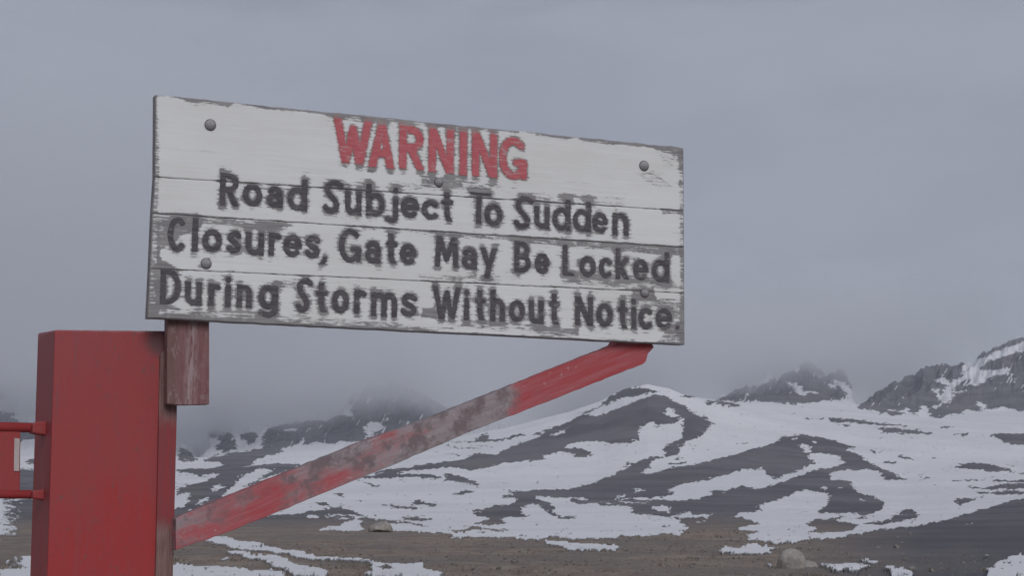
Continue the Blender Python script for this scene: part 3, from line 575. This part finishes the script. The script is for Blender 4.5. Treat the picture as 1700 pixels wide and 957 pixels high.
LT = [
 ('W',554,617,199,271),('A',612,655,207,279),('R',663,704,210,281),('N',712,753,215,287),('I',763,775,219,291),('N',784,825,222,294),('G',828,875,228,298),
 ('R',365,397,288,342),('o',403,435,305,343),('a',443,470,309,345),('d',477,510,297,350),('S',536,570,299,355),('u',573,600,317,357),('b',608,639,306,359),('j',639,661,310,371),('e',665,696,327,362),('c',700,729,332,365),('t',733,752,319,367),
 ('T',779,815,320,372),('o',804,834,338,376),('S',853,886,326,381),('u',887,912,343,380),('d',917,947,331,383),('d',951,981,334,385),('e',983,1009,353,387),('n',1017,1043,354,391),
 ('C',278,309,360,418),('l',319,329,361,418),('o',336,368,381,419),('s',377,401,383,421),('u',408,438,386,424),('r',446,468,387,425),('e',470,501,390,427),('s',506,532,391,429),(',',530,543,426,439),
 ('G',562,600,380,436),('a',606,632,400,437),('t',640,659,388,438),('e',664,691,405,440),('M',722,761,393,444),('a',767,792,411,447),('y',797,825,412,462),
 ('B',854,881,401,453),('e',888,912,421,455),('L',934,955,407,458),('o',962,989,426,460),('c',994,1017,428,463),('k',1022,1044,413,464),('e',1051,1076,431,466),('d',1082,1111,418,469),
 ('D',266,300,447,506),('u',307,335,468,507),('r',346,367,471,508),('i',373,384,459,510),('n',393,418,473,511),('g',429,461,474,528),
 ('S',491,519,462,519),('t',524,544,470,518),('o',551,579,481,520),('r',588,609,482,521),('m',616,659,486,526),('s',665,693,488,526),
 ('W',718,765,476,530),('i',769,780,481,532),('t',788,806,482,532),('h',814,838,482,534),('o',845,871,499,535),('u',878,902,499,538),('t',912,929,488,538),
 ('N',955,984,493,541),('o',990,1017,504,543),('t',1026,1042,498,545),('i',1047,1057,496,546),('c',1060,1084,511,547),('e',1089,1116,512,548),('.',1119,1130,539,550),
]
def seg_dist(px, py, segs):
    d = np.full(px.shape, 1e9)
    for (x1, y1, x2, y2) in segs:
        dx, dy = x2-x1, y2-y1; l2 = dx*dx+dy*dy+1e-12
        t = np.clip(((px-x1)*dx+(py-y1)*dy)/l2, 0, 1)
        d = np.minimum(d, np.hypot(px-x1-t*dx, py-y1-t*dy))
    return d
GU, GV = 620, 250                                     # distance of every point of the board to the nearest letter
uu_ = np.linspace(-0.01, 1.82, GU); vv_ = np.linspace(-0.70, 0.02, GV); UG, VG = np.meshgrid(uu_, vv_)
DL = np.full(UG.shape, 1.0); DRED = np.full(UG.shape, 1.0)
def make_letter(ch, x0, x1, yt, yb, red):
    r = 0.0118 if red else 0.0085
    if ch in ',.': r = 0.007
    (ul, vt), (ur, vt2) = B(x0, yt), B(x1, yt); (ul2, vb), (ur2, vb2) = B(x0, yb), B(x1, yb)
    u0, u1 = (ul+ul2)/2+r, (ur+ur2)/2-r; va, vb_ = (vt+vt2)/2-r, (vb+vb2)/2+r
    if u1 < u0+0.002: u0 = u1 = (u0+u1)/2
    segs = []
    for st in GL[ch]:
        pp = []
        for i_, (a, b) in enumerate(st):
            e_ = 0.0
            if i_ in (0, len(st)-1) or ch in 'WNMA':
                e_ = r*(1.0 if b == 1 else -1.0 if b == 0 else 0.0)*(0.6 if ch in 'ce' else 1)
            pp.append((u0+(u1-u0)*a, vb_+(va-vb_)*b+e_))
        segs += [(*pp[i], *pp[i+1]) for i in range(len(pp)-1)]
    bx0, bx1, by0, by1 = u0-r-.004, u1+r+.004, vb_-r-.004, va+r+.004
    h = 0.0020
    xs = np.arange(bx0, bx1+h, h); ys = np.arange(by0, by1+h, h); gx, gy = np.meshgrid(xs, ys)
    d = seg_dist(gx, gy, segs)
    nz = (fbm(gx*160, gy*420, 5, 3)-0.5)*0.0042 + (fbm(gx*45, gy*60, 8, 2)-0.5)*0.0026
    f = r - d + nz
    f = np.minimum(f, np.minimum(va+r-gy, gy-(vb_-r))+nz*0.5)
    f[0] = f[-1] = -1; f[:, 0] = f[:, -1] = -1
    cu, cv = (bx0+bx1)/2, (by0+by1)/2
    top, bot = -0.0016, 0.001
    V, Fc, key = [], [], {}
    def vert(k, x, y, dep):
        kk = (k, dep)
        if kk not in key: key[kk] = len(V); V.append((x-cu, dep, y-cv))
        return key[kk]
    Rn, Cn = f.shape
    act = (np.maximum(np.maximum(f[:-1, :-1], f[:-1, 1:]), np.maximum(f[1:, :-1], f[1:, 1:])) > 0)
    for j, i in zip(*np.nonzero(act)):
        cs = [(j, i), (j, i+1), (j+1, i+1), (j+1, i)]
        poly, cut = [], []
        for k in range(4):
            a, b2 = cs[k], cs[(k+1) % 4]; fa, fb = f[a], f[b2]
            if fa > 0: poly.append((a, xs[a[1]], ys[a[0]], False))
            if (fa > 0) != (fb > 0):
                t = fa/(fa-fb); ek = (min(a, b2), max(a, b2))
                poly.append((ek, xs[a[1]]+(xs[b2[1]]-xs[a[1]])*t, ys[a[0]]+(ys[b2[0]]-ys[a[0]])*t, True))
        if len(poly) < 3: continue
        ids = [vert(q[0], q[1], q[2], top) for q in poly]
        Fc.append(ids)
        n = len(poly)
        for k in range(n):
            if poly[k][3] and poly[(k+1) % n][3] and not (len(poly) == 3 and False):
                a, b2 = poly[k], poly[(k+1) % n]
                # an outline piece runs between two cut points that do not share a lattice edge
                if a[0] != b2[0]:
                    Fc.append([ids[(k+1) % n], ids[k], vert(a[0], a[1], a[2], bot), vert(b2[0], b2[1], b2[2], bot)])
    o = mesh_obj('letter', V, Fc, M_RED if red else M_DARK, sign); o.location = (cu, 0, cv)
    if red: o['label'] = 'red raised letter'
    # wear on the board around it
    sel = (UG > bx0-.05) & (UG < bx1+.05) & (VG > by0-.05) & (VG < by1+.05)
    dd = seg_dist(UG[sel], VG[sel], segs)-r; DL[sel] = np.minimum(DL[sel], dd)
    if red: DRED[sel] = np.minimum(DRED[sel], dd)
for i, a in enumerate(LT): make_letter(*a, i < 7)

# ---- planks
top_l = [(258,157),(1135,245)]; s1 = [(257,294),(1135.5,350)]; s2 = [(253,354),(1136,411)]; s3 = [(249,446),(1136.5,487)]; bot_l = [(245,528),(1137,573)]
WORN = [ # worn patches on the board: outline in photo positions, strength
 ([(245,157),(262,157),(266,300),(262,354),(268,450),(262,528),(243,530)], .46), ([(262,354),(300,354),(440,368),(490,372),(470,385),(340,372),(290,400),(262,420)], .46), ([(440,366),(487,369),(450,382),(410,378)], .35),
 ([(870,392),(980,398),(1136,411),(1136,426),(1060,420),(960,412),(880,404)], .50), ([(720,385),(880,393),(880,402),(730,392)], .42),
 ([(245,505),(300,510),(420,518),(560,530),(760,545),(700,552),(420,540),(245,530)], .34), ([(262,425),(300,450),(262,470)], .5),
 ([(290,160),(390,168),(380,178),(320,174)], .42), ([(395,170),(560,190),(440,182)], .5), ([(500,180),(860,212),(860,220),(640,206),(560,198)], .38),
 ([(890,218),(960,226),(940,232),(890,226)], .5), ([(960,226),(1135,244),(1135,262),(1080,246),(965,236)], .52),
 ([(1126,245),(1137,245),(1137,573),(1130,573)], .38), ([(1050,286),(1085,284),(1105,300),(1120,312),(1090,312)], .36), ([(1095,345),(1136,348),(1136,358),(1100,356)], .5),
 ([(700,292),(760,292),(770,312),(700,312)], .35), ([(640,300),(780,298),(860,310),(860,318),(640,318)], .2), ([(560,300),(700,304),(700,318),(560,312)], .14),
 ([(860,318),(1040,326),(1040,342),(860,338)], .25), ([(925,320),(980,322),(980,330),(925,330)], .2), ([(1050,478),(1085,478),(1090,498),(1050,498)], .45), ([(325,432),(350,428),(352,446),(328,446)], .3),
 ([(1040,490),(1136,495),(1136,540),(1110,520)], .28), ([(1112,540),(1136,540),(1136,573),(1090,570)], .38), ([(930,450),(1115,465),(1136,480),(1060,482),(930,470)], .30),
 ([(700,512),(722,510),(725,530),(700,528)], .6), ([(760,528),(960,545),(960,556),(760,545)], .22), ([(680,180),(720,186),(720,192),(680,190)], .1), ([(880,545),(960,548),(960,560),(900,560)], .28),
 ([(1085,245),(1135,262),(1135,285),(1100,270)], .25), ([(600,375),(720,384),(720,392),(600,382)], .3), ([(300,508),(345,510),(345,516),(300,516)], -.3), ([(250,520),(560,540),(1136,570),(1137,575),(245,530)], .3),
 ([(690,455),(830,458),(830,470),(700,466)], .28), ([(460,468),(490,462),(490,480),(462,480)], .3), ([(590,300),(640,296),(640,330),(590,318)], .12), ([(258,157),(700,200),(1135,245),(1135,249),(700,204),(258,162)], .3),
]
def lattice(xa, xb, lat_l, lat_r, nr, ncol):
    pass
WUV = [([B(x, y) for x, y in pts], a) for pts, a in WORN]
def worn_at(u, v):
    out = np.zeros(u.shape)
    for pts, amp in WUV:
        n = len(pts); ins = np.zeros(u.shape, bool); d = np.full(u.shape, 1e9)
        for i in range(n):
            xa, ya = pts[i]; xb, yb = pts[(i+1) % n]
            if ya != yb: ins ^= ((ya > v) != (yb > v)) & (u < (xb-xa)*(v-ya)/(yb-ya)+xa)
        d = seg_dist(u, v, [(*pts[i], *pts[(i+1) % n]) for i in range(n)])
        sd_ = np.where(ins, -d, d); f = np.clip(0.5 - sd_/0.010, 0, 1)
        out = out + amp*f
    return out
def sample(G, u, v):
    a = np.clip((u-uu_[0])/(uu_[1]-uu_[0]), 0, GU-1.01); b = np.clip((v-vv_[0])/(vv_[1]-vv_[0]), 0, GV-1.01)
    i = a.astype(int); j = b.astype(int); fa = a-i; fb = b-j
    return (G[j, i]*(1-fa)+G[j, i+1]*fa)*(1-fb)+(G[j+1, i]*(1-fa)+G[j+1, i+1]*fa)*fb
NC = 640
lines = [top_l, s1, s2, s3, bot_l]; T_ = 0.038
for k in range(4):
    a, b2 = lines[k], lines[k+1]
    (ua, va), (ub, vb) = B(*a[0]), B(*a[1]); (uc, vc), (ud, vd) = B(*b2[0]), B(*b2[1])
    nr = int(70*(abs(va-vc)+abs(vb-vd))/0.26)
    gap = 0.0006
    t = np.linspace(0, 1, NC)[None, :]; s = np.linspace(0, 1, nr)[:, None]
    tu = ua+(ub-ua)*t; bu = uc+(ud-uc)*t; tv = va+(vb-va)*t-(gap if k else 0); bv = vc+(vd-vc)*t+(gap if k < 3 else 0)
    wob = (vnoise(t*60, t*0+k, 3)-0.5)*0.0016
    wob2 = (vnoise(t*60, t*0+k+1, 3)-0.5)*0.0016
    if k == 0: wob = (fbm(t*40, t*0, 12, 3)-0.5)*0.006
    tv = tv+wob; bv = bv+wob2
    u = tu*(1-s)+bu*s + 0*s; v = tv*(1-s)+bv*s
    edge = np.minimum(np.minimum(s, 1-s)*(abs(va-vc)), 1.0)
    e2 = np.minimum(t*1.8, (1-t)*1.8)+0*s
    em = np.minimum(edge+0*t, e2)
    dep = np.clip((0.003-em)/0.003, 0, 1)**2*0.0025 + (fbm(u*4, v*60, 31, 3)-0.5)*0.0012
    dl = sample(DL, u, v)
    wear = np.interp(dl, [-0.01, 0.001, 0.006, 0.015, 0.032], [0.84, 0.62, 0.37, 0.12, 0.0])
    wear = wear*(0.55+0.95*fbm(u*14, v*34, 61, 3))
    dr = sample(DRED, u, v)
    wear = np.where(dr < 0.045, wear*np.interp(v, [-0.23, -0.10], [0.8, 1.0]), wear)
    wear = wear + worn_at(u, v)*(0.8+0.5*fbm(u*25, v*60, 44, 3)) + np.clip((0.004-em)/0.004, 0, 1)*0.35 + 0.02 + 0.10*np.clip(u/1.8, 0, 1)*np.clip(-v/0.6, 0, 1)
    wear = np.clip(wear, 0, 1.0)
    redn = np.clip((0.007-dr)/0.006, 0, 1)*0.5*(v > B(700, 284)[1])
    dark_amt = wear
    front = np.stack([u, dep, v], -1)
    # wrap: sides and back
    top_b = np.stack([u[0], np.full(NC, T_), v[0]], -1)[None]; bot_b = np.stack([u[-1], np.full(NC, T_), v[-1]], -1)[None]
    Pk = np.concatenate([top_b, front, bot_b, top_b], 0)
    wk = np.concatenate([np.full((1, NC), .8), wear, np.full((1, NC), .8), np.full((1, NC), .8)], 0)
    rk = np.concatenate([np.zeros((1, NC)), redn, np.zeros((2, NC))], 0)
    o = grid_obj('plank', Pk, M_PLANK, {'wear': wk, 'redness': rk}, sign, smooth_=False)
    # close both ends
    me = o.data; bm = bmesh.new(); bm.from_mesh(me); bm.verts.ensure_lookup_table()
    R_ = Pk.shape[0]
    for c in (0, NC-1):
        loop = [bm.verts[r*NC+c] for r in range(R_-1)]
        bm.faces.new(loop if c == 0 else loop[::-1])
    bmesh.ops.recalc_face_normals(bm, faces=bm.faces); bm.to_mesh(me); bm.free()

# ---- bolts with washers
def bolt(x, y, r=0.0155):
    u, v = B(x, y); bm = bmesh.new()
    n = 20; prof_ = [(r*1.0, 0.0005), (r*1.0, -0.004), (r*0.86, -0.0052), (r*0.80, -0.0075), (r*0.62, -0.0115), (r*0.34, -0.0138), (0.0006, -0.0145)]
    rings = [[bm.verts.new((rr*math.cos(2*math.pi*i/n), d, rr*math.sin(2*math.pi*i/n))) for i in range(n)] for rr, d in prof_]
    for a, b2 in zip(rings, rings[1:]):
        for i in range(n): bm.faces.new((a[i], a[(i+1) % n], b2[(i+1) % n], b2[i]))
    bm.faces.new(rings[-1]); bmesh.ops.recalc_face_normals(bm, faces=bm.faces)
    me = bpy.data.meshes.new('bolt'); bm.to_mesh(me); bm.free(); me.materials.append(M_BOLT); me.polygons.foreach_set('use_smooth', [True]*len(me.polygons))
    o = bpy.data.objects.new('bolt', me); COL.objects.link(o); o.parent = sign; o.location = (u, -0.001, v)
    bm = bmesh.new(); n = 22; w0 = r*1.16
    fr = [bm.verts.new((w0*math.cos(2*math.pi*i/n), 0.0, w0*math.sin(2*math.pi*i/n))) for i in range(n)]
    bk = [bm.verts.new((w0*math.cos(2*math.pi*i/n), 0.004, w0*math.sin(2*math.pi*i/n))) for i in range(n)]
    bm.faces.new(fr)
    for i in range(n): bm.faces.new((fr[i], bk[i], bk[(i+1) % n], fr[(i+1) % n]))
    bmesh.ops.recalc_face_normals(bm, faces=bm.faces)
    me2 = bpy.data.meshes.new('washer'); bm.to_mesh(me2); bm.free(); me2.materials.append(M_WASHER)
    w_ = bpy.data.objects.new('washer', me2); COL.objects.link(w_); w_.parent = o; w_.location = (0, -0.0012, 0)
bolt(349, 207.5); bolt(1069, 275.5); bolt(728, 303, 0.013); bolt(342, 438, 0.0145); bolt(1070, 487, 0.0135)

# ---- leg, battens, brace
D0 = T_+0.003; D1 = D0+0.045
M_BRACE, M_STUB, M_POST, M_STRIP = brace_mat(), stub_mat(), post_mat(), strip_mat()
prism('sign_leg', [(278,500),(347.5,503),(347.5,672),(297,673),(277,671)], D0, D1, M_STUB, sign, 0.003)
u0, v0 = B(278, 205, D0); u1, v1 = B(347, 505, D0)
prism('batten', None, D0, D1, M_STUB, sign, 0.003, uv=[(u0, v0), (u1, v0), (u1, v1+0.002), (u0, v1+0.002)])
prism('batten', [(1045,262),(1090,266),(1092,548),(1046,545)], D0, D1, M_STUB, sign, 0.003)
prism('batten', [(706,225),(752,229),(752,530),(706,528)], D0, D1, M_STUB, sign, 0.003)
br = prism('diagonal_brace', [(292,862),(303,856),(600,735),(720,692),(1022,572),(1030,560),(1078,562),(1086,577),(1076,588),(1073,600),(1068,605),(900,671),(780,718),(640,778),(440,860),(345,897),(318,905),(292,915)], D0, D1+0.02, M_BRACE, sign, 0.003, 0.0012)

# ---- gate post
post = frame_empty('gate_post', 'thick square red post with a worn right edge, standing left of the warning sign', 'gate post')
PD = D1+0.022                                           # its front face
zb = (-1.72-O_.z)
def down(x, y):                                        # a point straight below (x, y) at ground level
    return B(x, y, PD)[0], zb
tl, tr = B(91, 548, PD), B(290, 550, PD)
pbody = prism('post_body', None, PD, PD+0.36, M_POST, post, 0.006, uv=[(B(92, 900, PD)[0]-0.004, zb), (tl[0], tl[1]), (tr[0], tr[1]), (B(288, 900, PD)[0], zb)])
for v_ in pbody.data.vertices:                         # the cap rises a little towards the back
    if v_.co.z > tr[1]-0.05 and v_.co.y > PD+0.3: v_.co.z += 0.024
st = prism('corner_strip', None, PD-0.012, PD+0.03, M_STRIP, post, 0.003, uv=[(B(271, 900, PD-.012)[0], zb), (B(267, 560, PD-.012)[0], B(267, 590, PD-.012)[1]), (B(297, 560, PD-.012)[0], B(296, 556, PD-.012)[1]), (B(295.5, 900, PD-.012)[0], zb)])

# ---- gate hung on the left of the post
gate = frame_empty('barrier_gate', 'red metal barrier gate hinged to the left side of the thick red post', 'gate')
GD = PD+0.17
def rod(name, xa, xb, yc, r, mat=M_POST, off=0.0):
    (ua_, va_), (ub_, vb_) = B(xa, yc, GD), B(xb, yc, GD); bm = bmesh.new(); n = 14
    ra = [[bm.verts.new((u, GD+off+rr*math.cos(2*math.pi*i/n), vb_+rr*math.sin(2*math.pi*i/n))) for i in range(n)] for u, rr in ((ua_, r), (ub_-0.003, r), (ub_, r*0.8))]
    for a, b2 in zip(ra, ra[1:]):
        for i in range(n): bm.faces.new((a[i], a[(i+1) % n], b2[(i+1) % n], b2[i]))
    bm.faces.new(ra[0][::-1]); bm.faces.new(ra[-1]); bmesh.ops.recalc_face_normals(bm, faces=bm.faces)
    me = bpy.data.meshes.new(name); bm.to_mesh(me); bm.free(); me.materials.append(mat); me.polygons.foreach_set('use_smooth', [True]*len(me.polygons))
    o = bpy.data.objects.new(name, me); COL.objects.link(o); o.parent = gate
rod('gate_rail', -900, 62, 711, 0.015); rod('gate_rail', -900, 62, 822, 0.0135)
prism('gate_panel', [(-260,718),(34,717),(33,816),(-260,816)], GD-0.006, GD+0.006, M_POST, gate, 0.002)
M_PALE = simple('pale_reflective_strip', (0.42, 0.36, 0.35), (0.5, 0.45, 0.43), (60, 60, 20))
o = prism('reflector_strip', [(24,728),(33,729),(32,783),(23,783)], GD-0.010, GD-0.0065, M_PALE, gate, 0.001); o['label'] = 'pale strip on the panel edge'
for yy in (711, 822):
    hw, hh = (14, 12) if yy == 711 else (14, 9)
    hg = prism('hinge_bracket', [(54,yy-hh*.5),(58,yy-hh*.8),(80,yy-hh),(82,yy+hh*.2),(78,yy+hh),(54,yy+hh*.7)], GD-0.05, GD+0.03, M_POST, gate, 0.004)

# ------------------------------------------------------------------ rocks on the field
def rock_mesh(name, sx_, sy_, sz_, seed, mat, sub=4):
    bm = bmesh.new(); bmesh.ops.create_icosphere(bm, subdivisions=sub, radius=1.0)
    for v in bm.verts:
        c = v.co.copy(); n = 0
        for o_ in range(4):
            q = c*(1.3*2**o_); n += 0.5**o_*(float(vnoise(q.x+q.z*0.7+seed*3.1, q.y-q.z*0.6, seed+o_))-0.5)
        c *= 1+0.34*n
        v.co = Vector((c.x*sx_, c.y*sy_, max(c.z, -0.35)*sz_))
    me = bpy.data.meshes.new(name); bm.to_mesh(me); bm.free(); me.materials.append(mat)
    if sub > 2: me.polygons.foreach_set('use_smooth', [True]*len(me.polygons))
    return me
def rock_mat(name, a, b_):
    m_, nt, b = material(name); v = coords(nt); g = noise(nt, v, 5, 6, 0.7); h = noise(nt, v, 2.2, 4, 0.6)
    c = mixc(nt, smooth(nt, g, 0.35, 0.62), a, b_); c = mixc(nt, smooth(nt, h, 0.5, 0.62, 0, 0.6), c, (a[0]*.55, a[1]*.55, a[2]*.55))
    L(nt, c, b.inputs['Base Color']); b.inputs['Roughness'].default_value = 0.9; bump(nt, b, g, 0.8, 0.06); return m_
M_TAN = rock_mat('tan_boulder', (0.26, 0.235, 0.215), (0.37, 0.335, 0.305)); M_GREY = rock_mat('grey_stone', (0.13, 0.115, 0.105), (0.24, 0.22, 0.20))
def boulder(x, y, wpx, hpx, seed, label, rot=0.0):
    gx, gy, gz = ground_hit(x, y, -1.62); s = gy/F
    me = rock_mesh('boulder', wpx*s*0.5, wpx*s*0.45, hpx*s*0.78, seed, M_TAN)
    o = bpy.data.objects.new('boulder', me); COL.objects.link(o); o.location = (gx, gy, gz+hpx*s*0.2); o.rotation_euler = (0, rot, seed)
    o['label'] = label; o['category'] = 'boulder'
boulder(1313, 947, 44, 34, 12, 'rounded tan boulder on the brown field at the lower right')
boulder(1340, 944, 44, 12, 5, 'low tan stone lying against the right side of the rounded boulder', 0.3)
boulder(632, 886, 40, 18, 8, 'pale sloping tan stone at the upper edge of the brown field', 0.35)
# pebbles and clods strewn over the field
tv, tf = [], []
base = rock_mesh('pebble_base', 1, 1, 0.8, 2, M_GREY, 1); bvs = np.array([v.co[:] for v in base.vertices]); bfs = [list(p.vertices) for p in base.polygons]
rp_ = np.random.RandomState(5); cnt = 0
Vall = []; Fall = []
while cnt < 4200:
    x = rp_.uniform(-80, 1780); y = 868 + 95*rp_.rand()**0.8
    xi, yi = int(np.clip(x, 0, IW-1)), int(np.clip(y, 0, IH-1))
    if rock_hard[yi, xi] < 0.6: continue
    t = tan_el(y)
    if t >= -0.011: continue
    gx, gy, gz = place(x, y, -1.6/t); r = 0.024*math.exp(rp_.normal(0, 0.6))*(gy/55)**0.7
    a = rp_.uniform(0, 6.3); R_ = np.array([[math.cos(a), -math.sin(a), 0], [math.sin(a), math.cos(a), 0], [0, 0, 1]])
    vs = (bvs*np.array([1, rp_.uniform(.6, 1), rp_.uniform(.5, 1)])*r)@R_.T + np.array([gx, gy, -1.6+r*0.2])
    Vall.append(vs); Fall += [[q+cnt*len(bvs) for q in f_] for f_ in bfs]; cnt += 1
pb = mesh_obj('pebbles', np.concatenate(Vall), Fall, M_GREY); pb['kind'] = 'stuff'; pb['label'] = 'small grey stones strewn over the brown field'

# dry grass tufts between the stones
M_GRASS = rock_mat('dry_grass', (0.17, 0.142, 0.118), (0.27, 0.228, 0.185))
Vg, Fg, cnt = [], [], 0
while cnt < 5200:
    x = rp_.uniform(-80, 1780); y = 866 + 92*rp_.rand()**0.8
    xi, yi = int(np.clip(x, 0, IW-1)), int(np.clip(y, 0, IH-1))
    if rock_hard[yi, xi] < 0.6 or (x > 1400 and rp_.rand() < 0.7) or vnoise(x/70, y/9, 99) < 0.42: continue
    t = tan_el(y)
    if t >= -0.011: continue
    gx, gy, gz = place(x, y, -1.6/t); h_ = 0.032*math.exp(rp_.normal(0, 0.4))*(gy/55)**0.8
    for k in range(6):
        a = rp_.uniform(0, 6.28); c_, s_ = math.cos(a), math.sin(a); w_g = h_*0.35; o1 = rp_.uniform(-.6, .6, 2)*h_; lean = rp_.uniform(-.6, .6, 2)*h_
        b0 = len(Vg); Vg += [(gx+o1[0]-c_*w_g, gy+o1[1]-s_*w_g, -1.63), (gx+o1[0]+c_*w_g, gy+o1[1]+s_*w_g, -1.63), (gx+o1[0]+lean[0], gy+o1[1]+lean[1], -1.6+h_)]
        Fg.append((b0, b0+1, b0+2))
    cnt += 1
gr = mesh_obj('dry_grass', Vg, Fg, M_GRASS); gr['kind'] = 'stuff'; gr['label'] = 'low dry brown grass on the bare field'

# ------------------------------------------------------------------ air: haze and low cloud
def box_obj(name, lo, hi, mat):
    v = [(x, y, z) for x in (lo[0], hi[0]) for y in (lo[1], hi[1]) for z in (lo[2], hi[2])]
    f = [(0, 1, 3, 2), (4, 6, 7, 5), (0, 4, 5, 1), (2, 3, 7, 6), (0, 2, 6, 4), (1, 5, 7, 3)]
    return mesh_obj(name, v, f, mat)
def vol_mat(name):
    m_ = bpy.data.materials.new(name); m_.use_nodes = True; nt = m_.node_tree
    for n in list(nt.nodes):
        if n.type == 'BSDF_PRINCIPLED': nt.nodes.remove(n)
    pv = nt.nodes.new('ShaderNodeVolumePrincipled'); out = nt.nodes['Material Output']; L(nt, pv.outputs[0], out.inputs['Volume'])
    return m_, nt, pv
zmax = 660
hm, hnt, hp = vol_mat('air'); hp.inputs['Density'].default_value = 0.000085; hp.inputs['Color'].default_value = (0.86, 0.91, 1.0, 1); hp.inputs['Anisotropy'].default_value = 0.5
hz = box_obj('haze', (-6000, -5200, -40), (6000, 5200, 640), hm); hz['kind'] = 'stuff'; hz['label'] = 'thin cold mist over the whole valley'

cm, cnt_, cpv = vol_mat('cloud_vapour')
cpv.inputs['Color'].default_value = (0.985, 0.99, 1.0, 1); cpv.inputs['Anisotropy'].default_value = 0.35
pos = nt_pos = cnt_.nodes.new('ShaderNodeTexCoord').outputs['Object']
x_, y_, z_ = sepxyz(cnt_, pos)
ang = math_n(cnt_, 'DIVIDE', x_, y_)                       # bearing decides how low the cloud hangs
rp = cnt_.nodes.new('ShaderNodeValToRGB'); cr = rp.color_ramp
def bear(x): return ((x-850)/2890*1.0+0.32)/0.64
def alt(y, D=2500): return tan_el(y)*D
cp = [(-100, 690), (300, 735), (350, 722), (440, 718), (520, 714), (585, 704), (640, 698), (700, 708), (780, 712), (900, 724), (1000, 706), (1100, 672), (1190, 660), (1260, 668), (1330, 658), (1400, 656), (1460, 644), (1540, 598), (1640, 572), (1800, 500)]
while len(cr.elements) > 1: cr.elements.remove(cr.elements[-1])
for i, (px_, py_) in enumerate(cp):
    e = cr.elements[0] if i == 0 else cr.elements.new(bear(px_)); e.position = bear(px_); a_ = alt(py_)/400; e.color = (a_, a_, a_, 1)
L(cnt_, math_n(cnt_, 'DIVIDE', math_n(cnt_, 'ADD', ang, 0.32), 0.64), rp.inputs[0])
base_z = math_n(cnt_, 'MULTIPLY', rp.outputs[0], 400.0)
cn = noise(cnt_, mapped(cnt_, pos, (1, 0.5, 1.5)), 0.013, 5, 0.68, 0.6)
hh = math_n(cnt_, 'ADD', math_n(cnt_, 'SUBTRACT', z_, base_z), math_n(cnt_, 'MULTIPLY', math_n(cnt_, 'SUBTRACT', cn, 0.5), 120.0))
side = smooth(cnt_, math_n(cnt_, 'ADD', ang, math_n(cnt_, 'MULTIPLY', math_n(cnt_, 'SUBTRACT', cn, 0.5), 0.25)), -0.20, 0.03)   # deeper bank of cloud on the left
ztop = math_n(cnt_, 'SUBTRACT', 590.0, math_n(cnt_, 'MULTIPLY', side, 270.0))
fall = smooth(cnt_, math_n(cnt_, 'ADD', math_n(cnt_, 'SUBTRACT', ztop, z_), math_n(cnt_, 'MULTIPLY', math_n(cnt_, 'SUBTRACT', cn, 0.5), 160.0)), 0.0, 120.0)
dens = math_n(cnt_, 'MULTIPLY', smooth(cnt_, hh, -22.0, 48.0, 0.0, 1.0), fall)
dens = math_n(cnt_, 'MULTIPLY', dens, math_n(cnt_, 'SUBTRACT', 0.0042, math_n(cnt_, 'MULTIPLY', side, 0.0010)))
L(cnt_, dens, cpv.inputs['Density'])
L(cnt_, mixc(cnt_, side, (0.945, 0.952, 0.968), (0.985, 0.99, 1.0)), cpv.inputs['Color'])  # cloud's shaded look on the left put into its colour
cb = box_obj('low_cloud', (-2300, 1850, 50), (2300, 3400, 600), cm); cb['kind'] = 'stuff'; cb['label'] = 'grey cloud hiding the mountain tops'
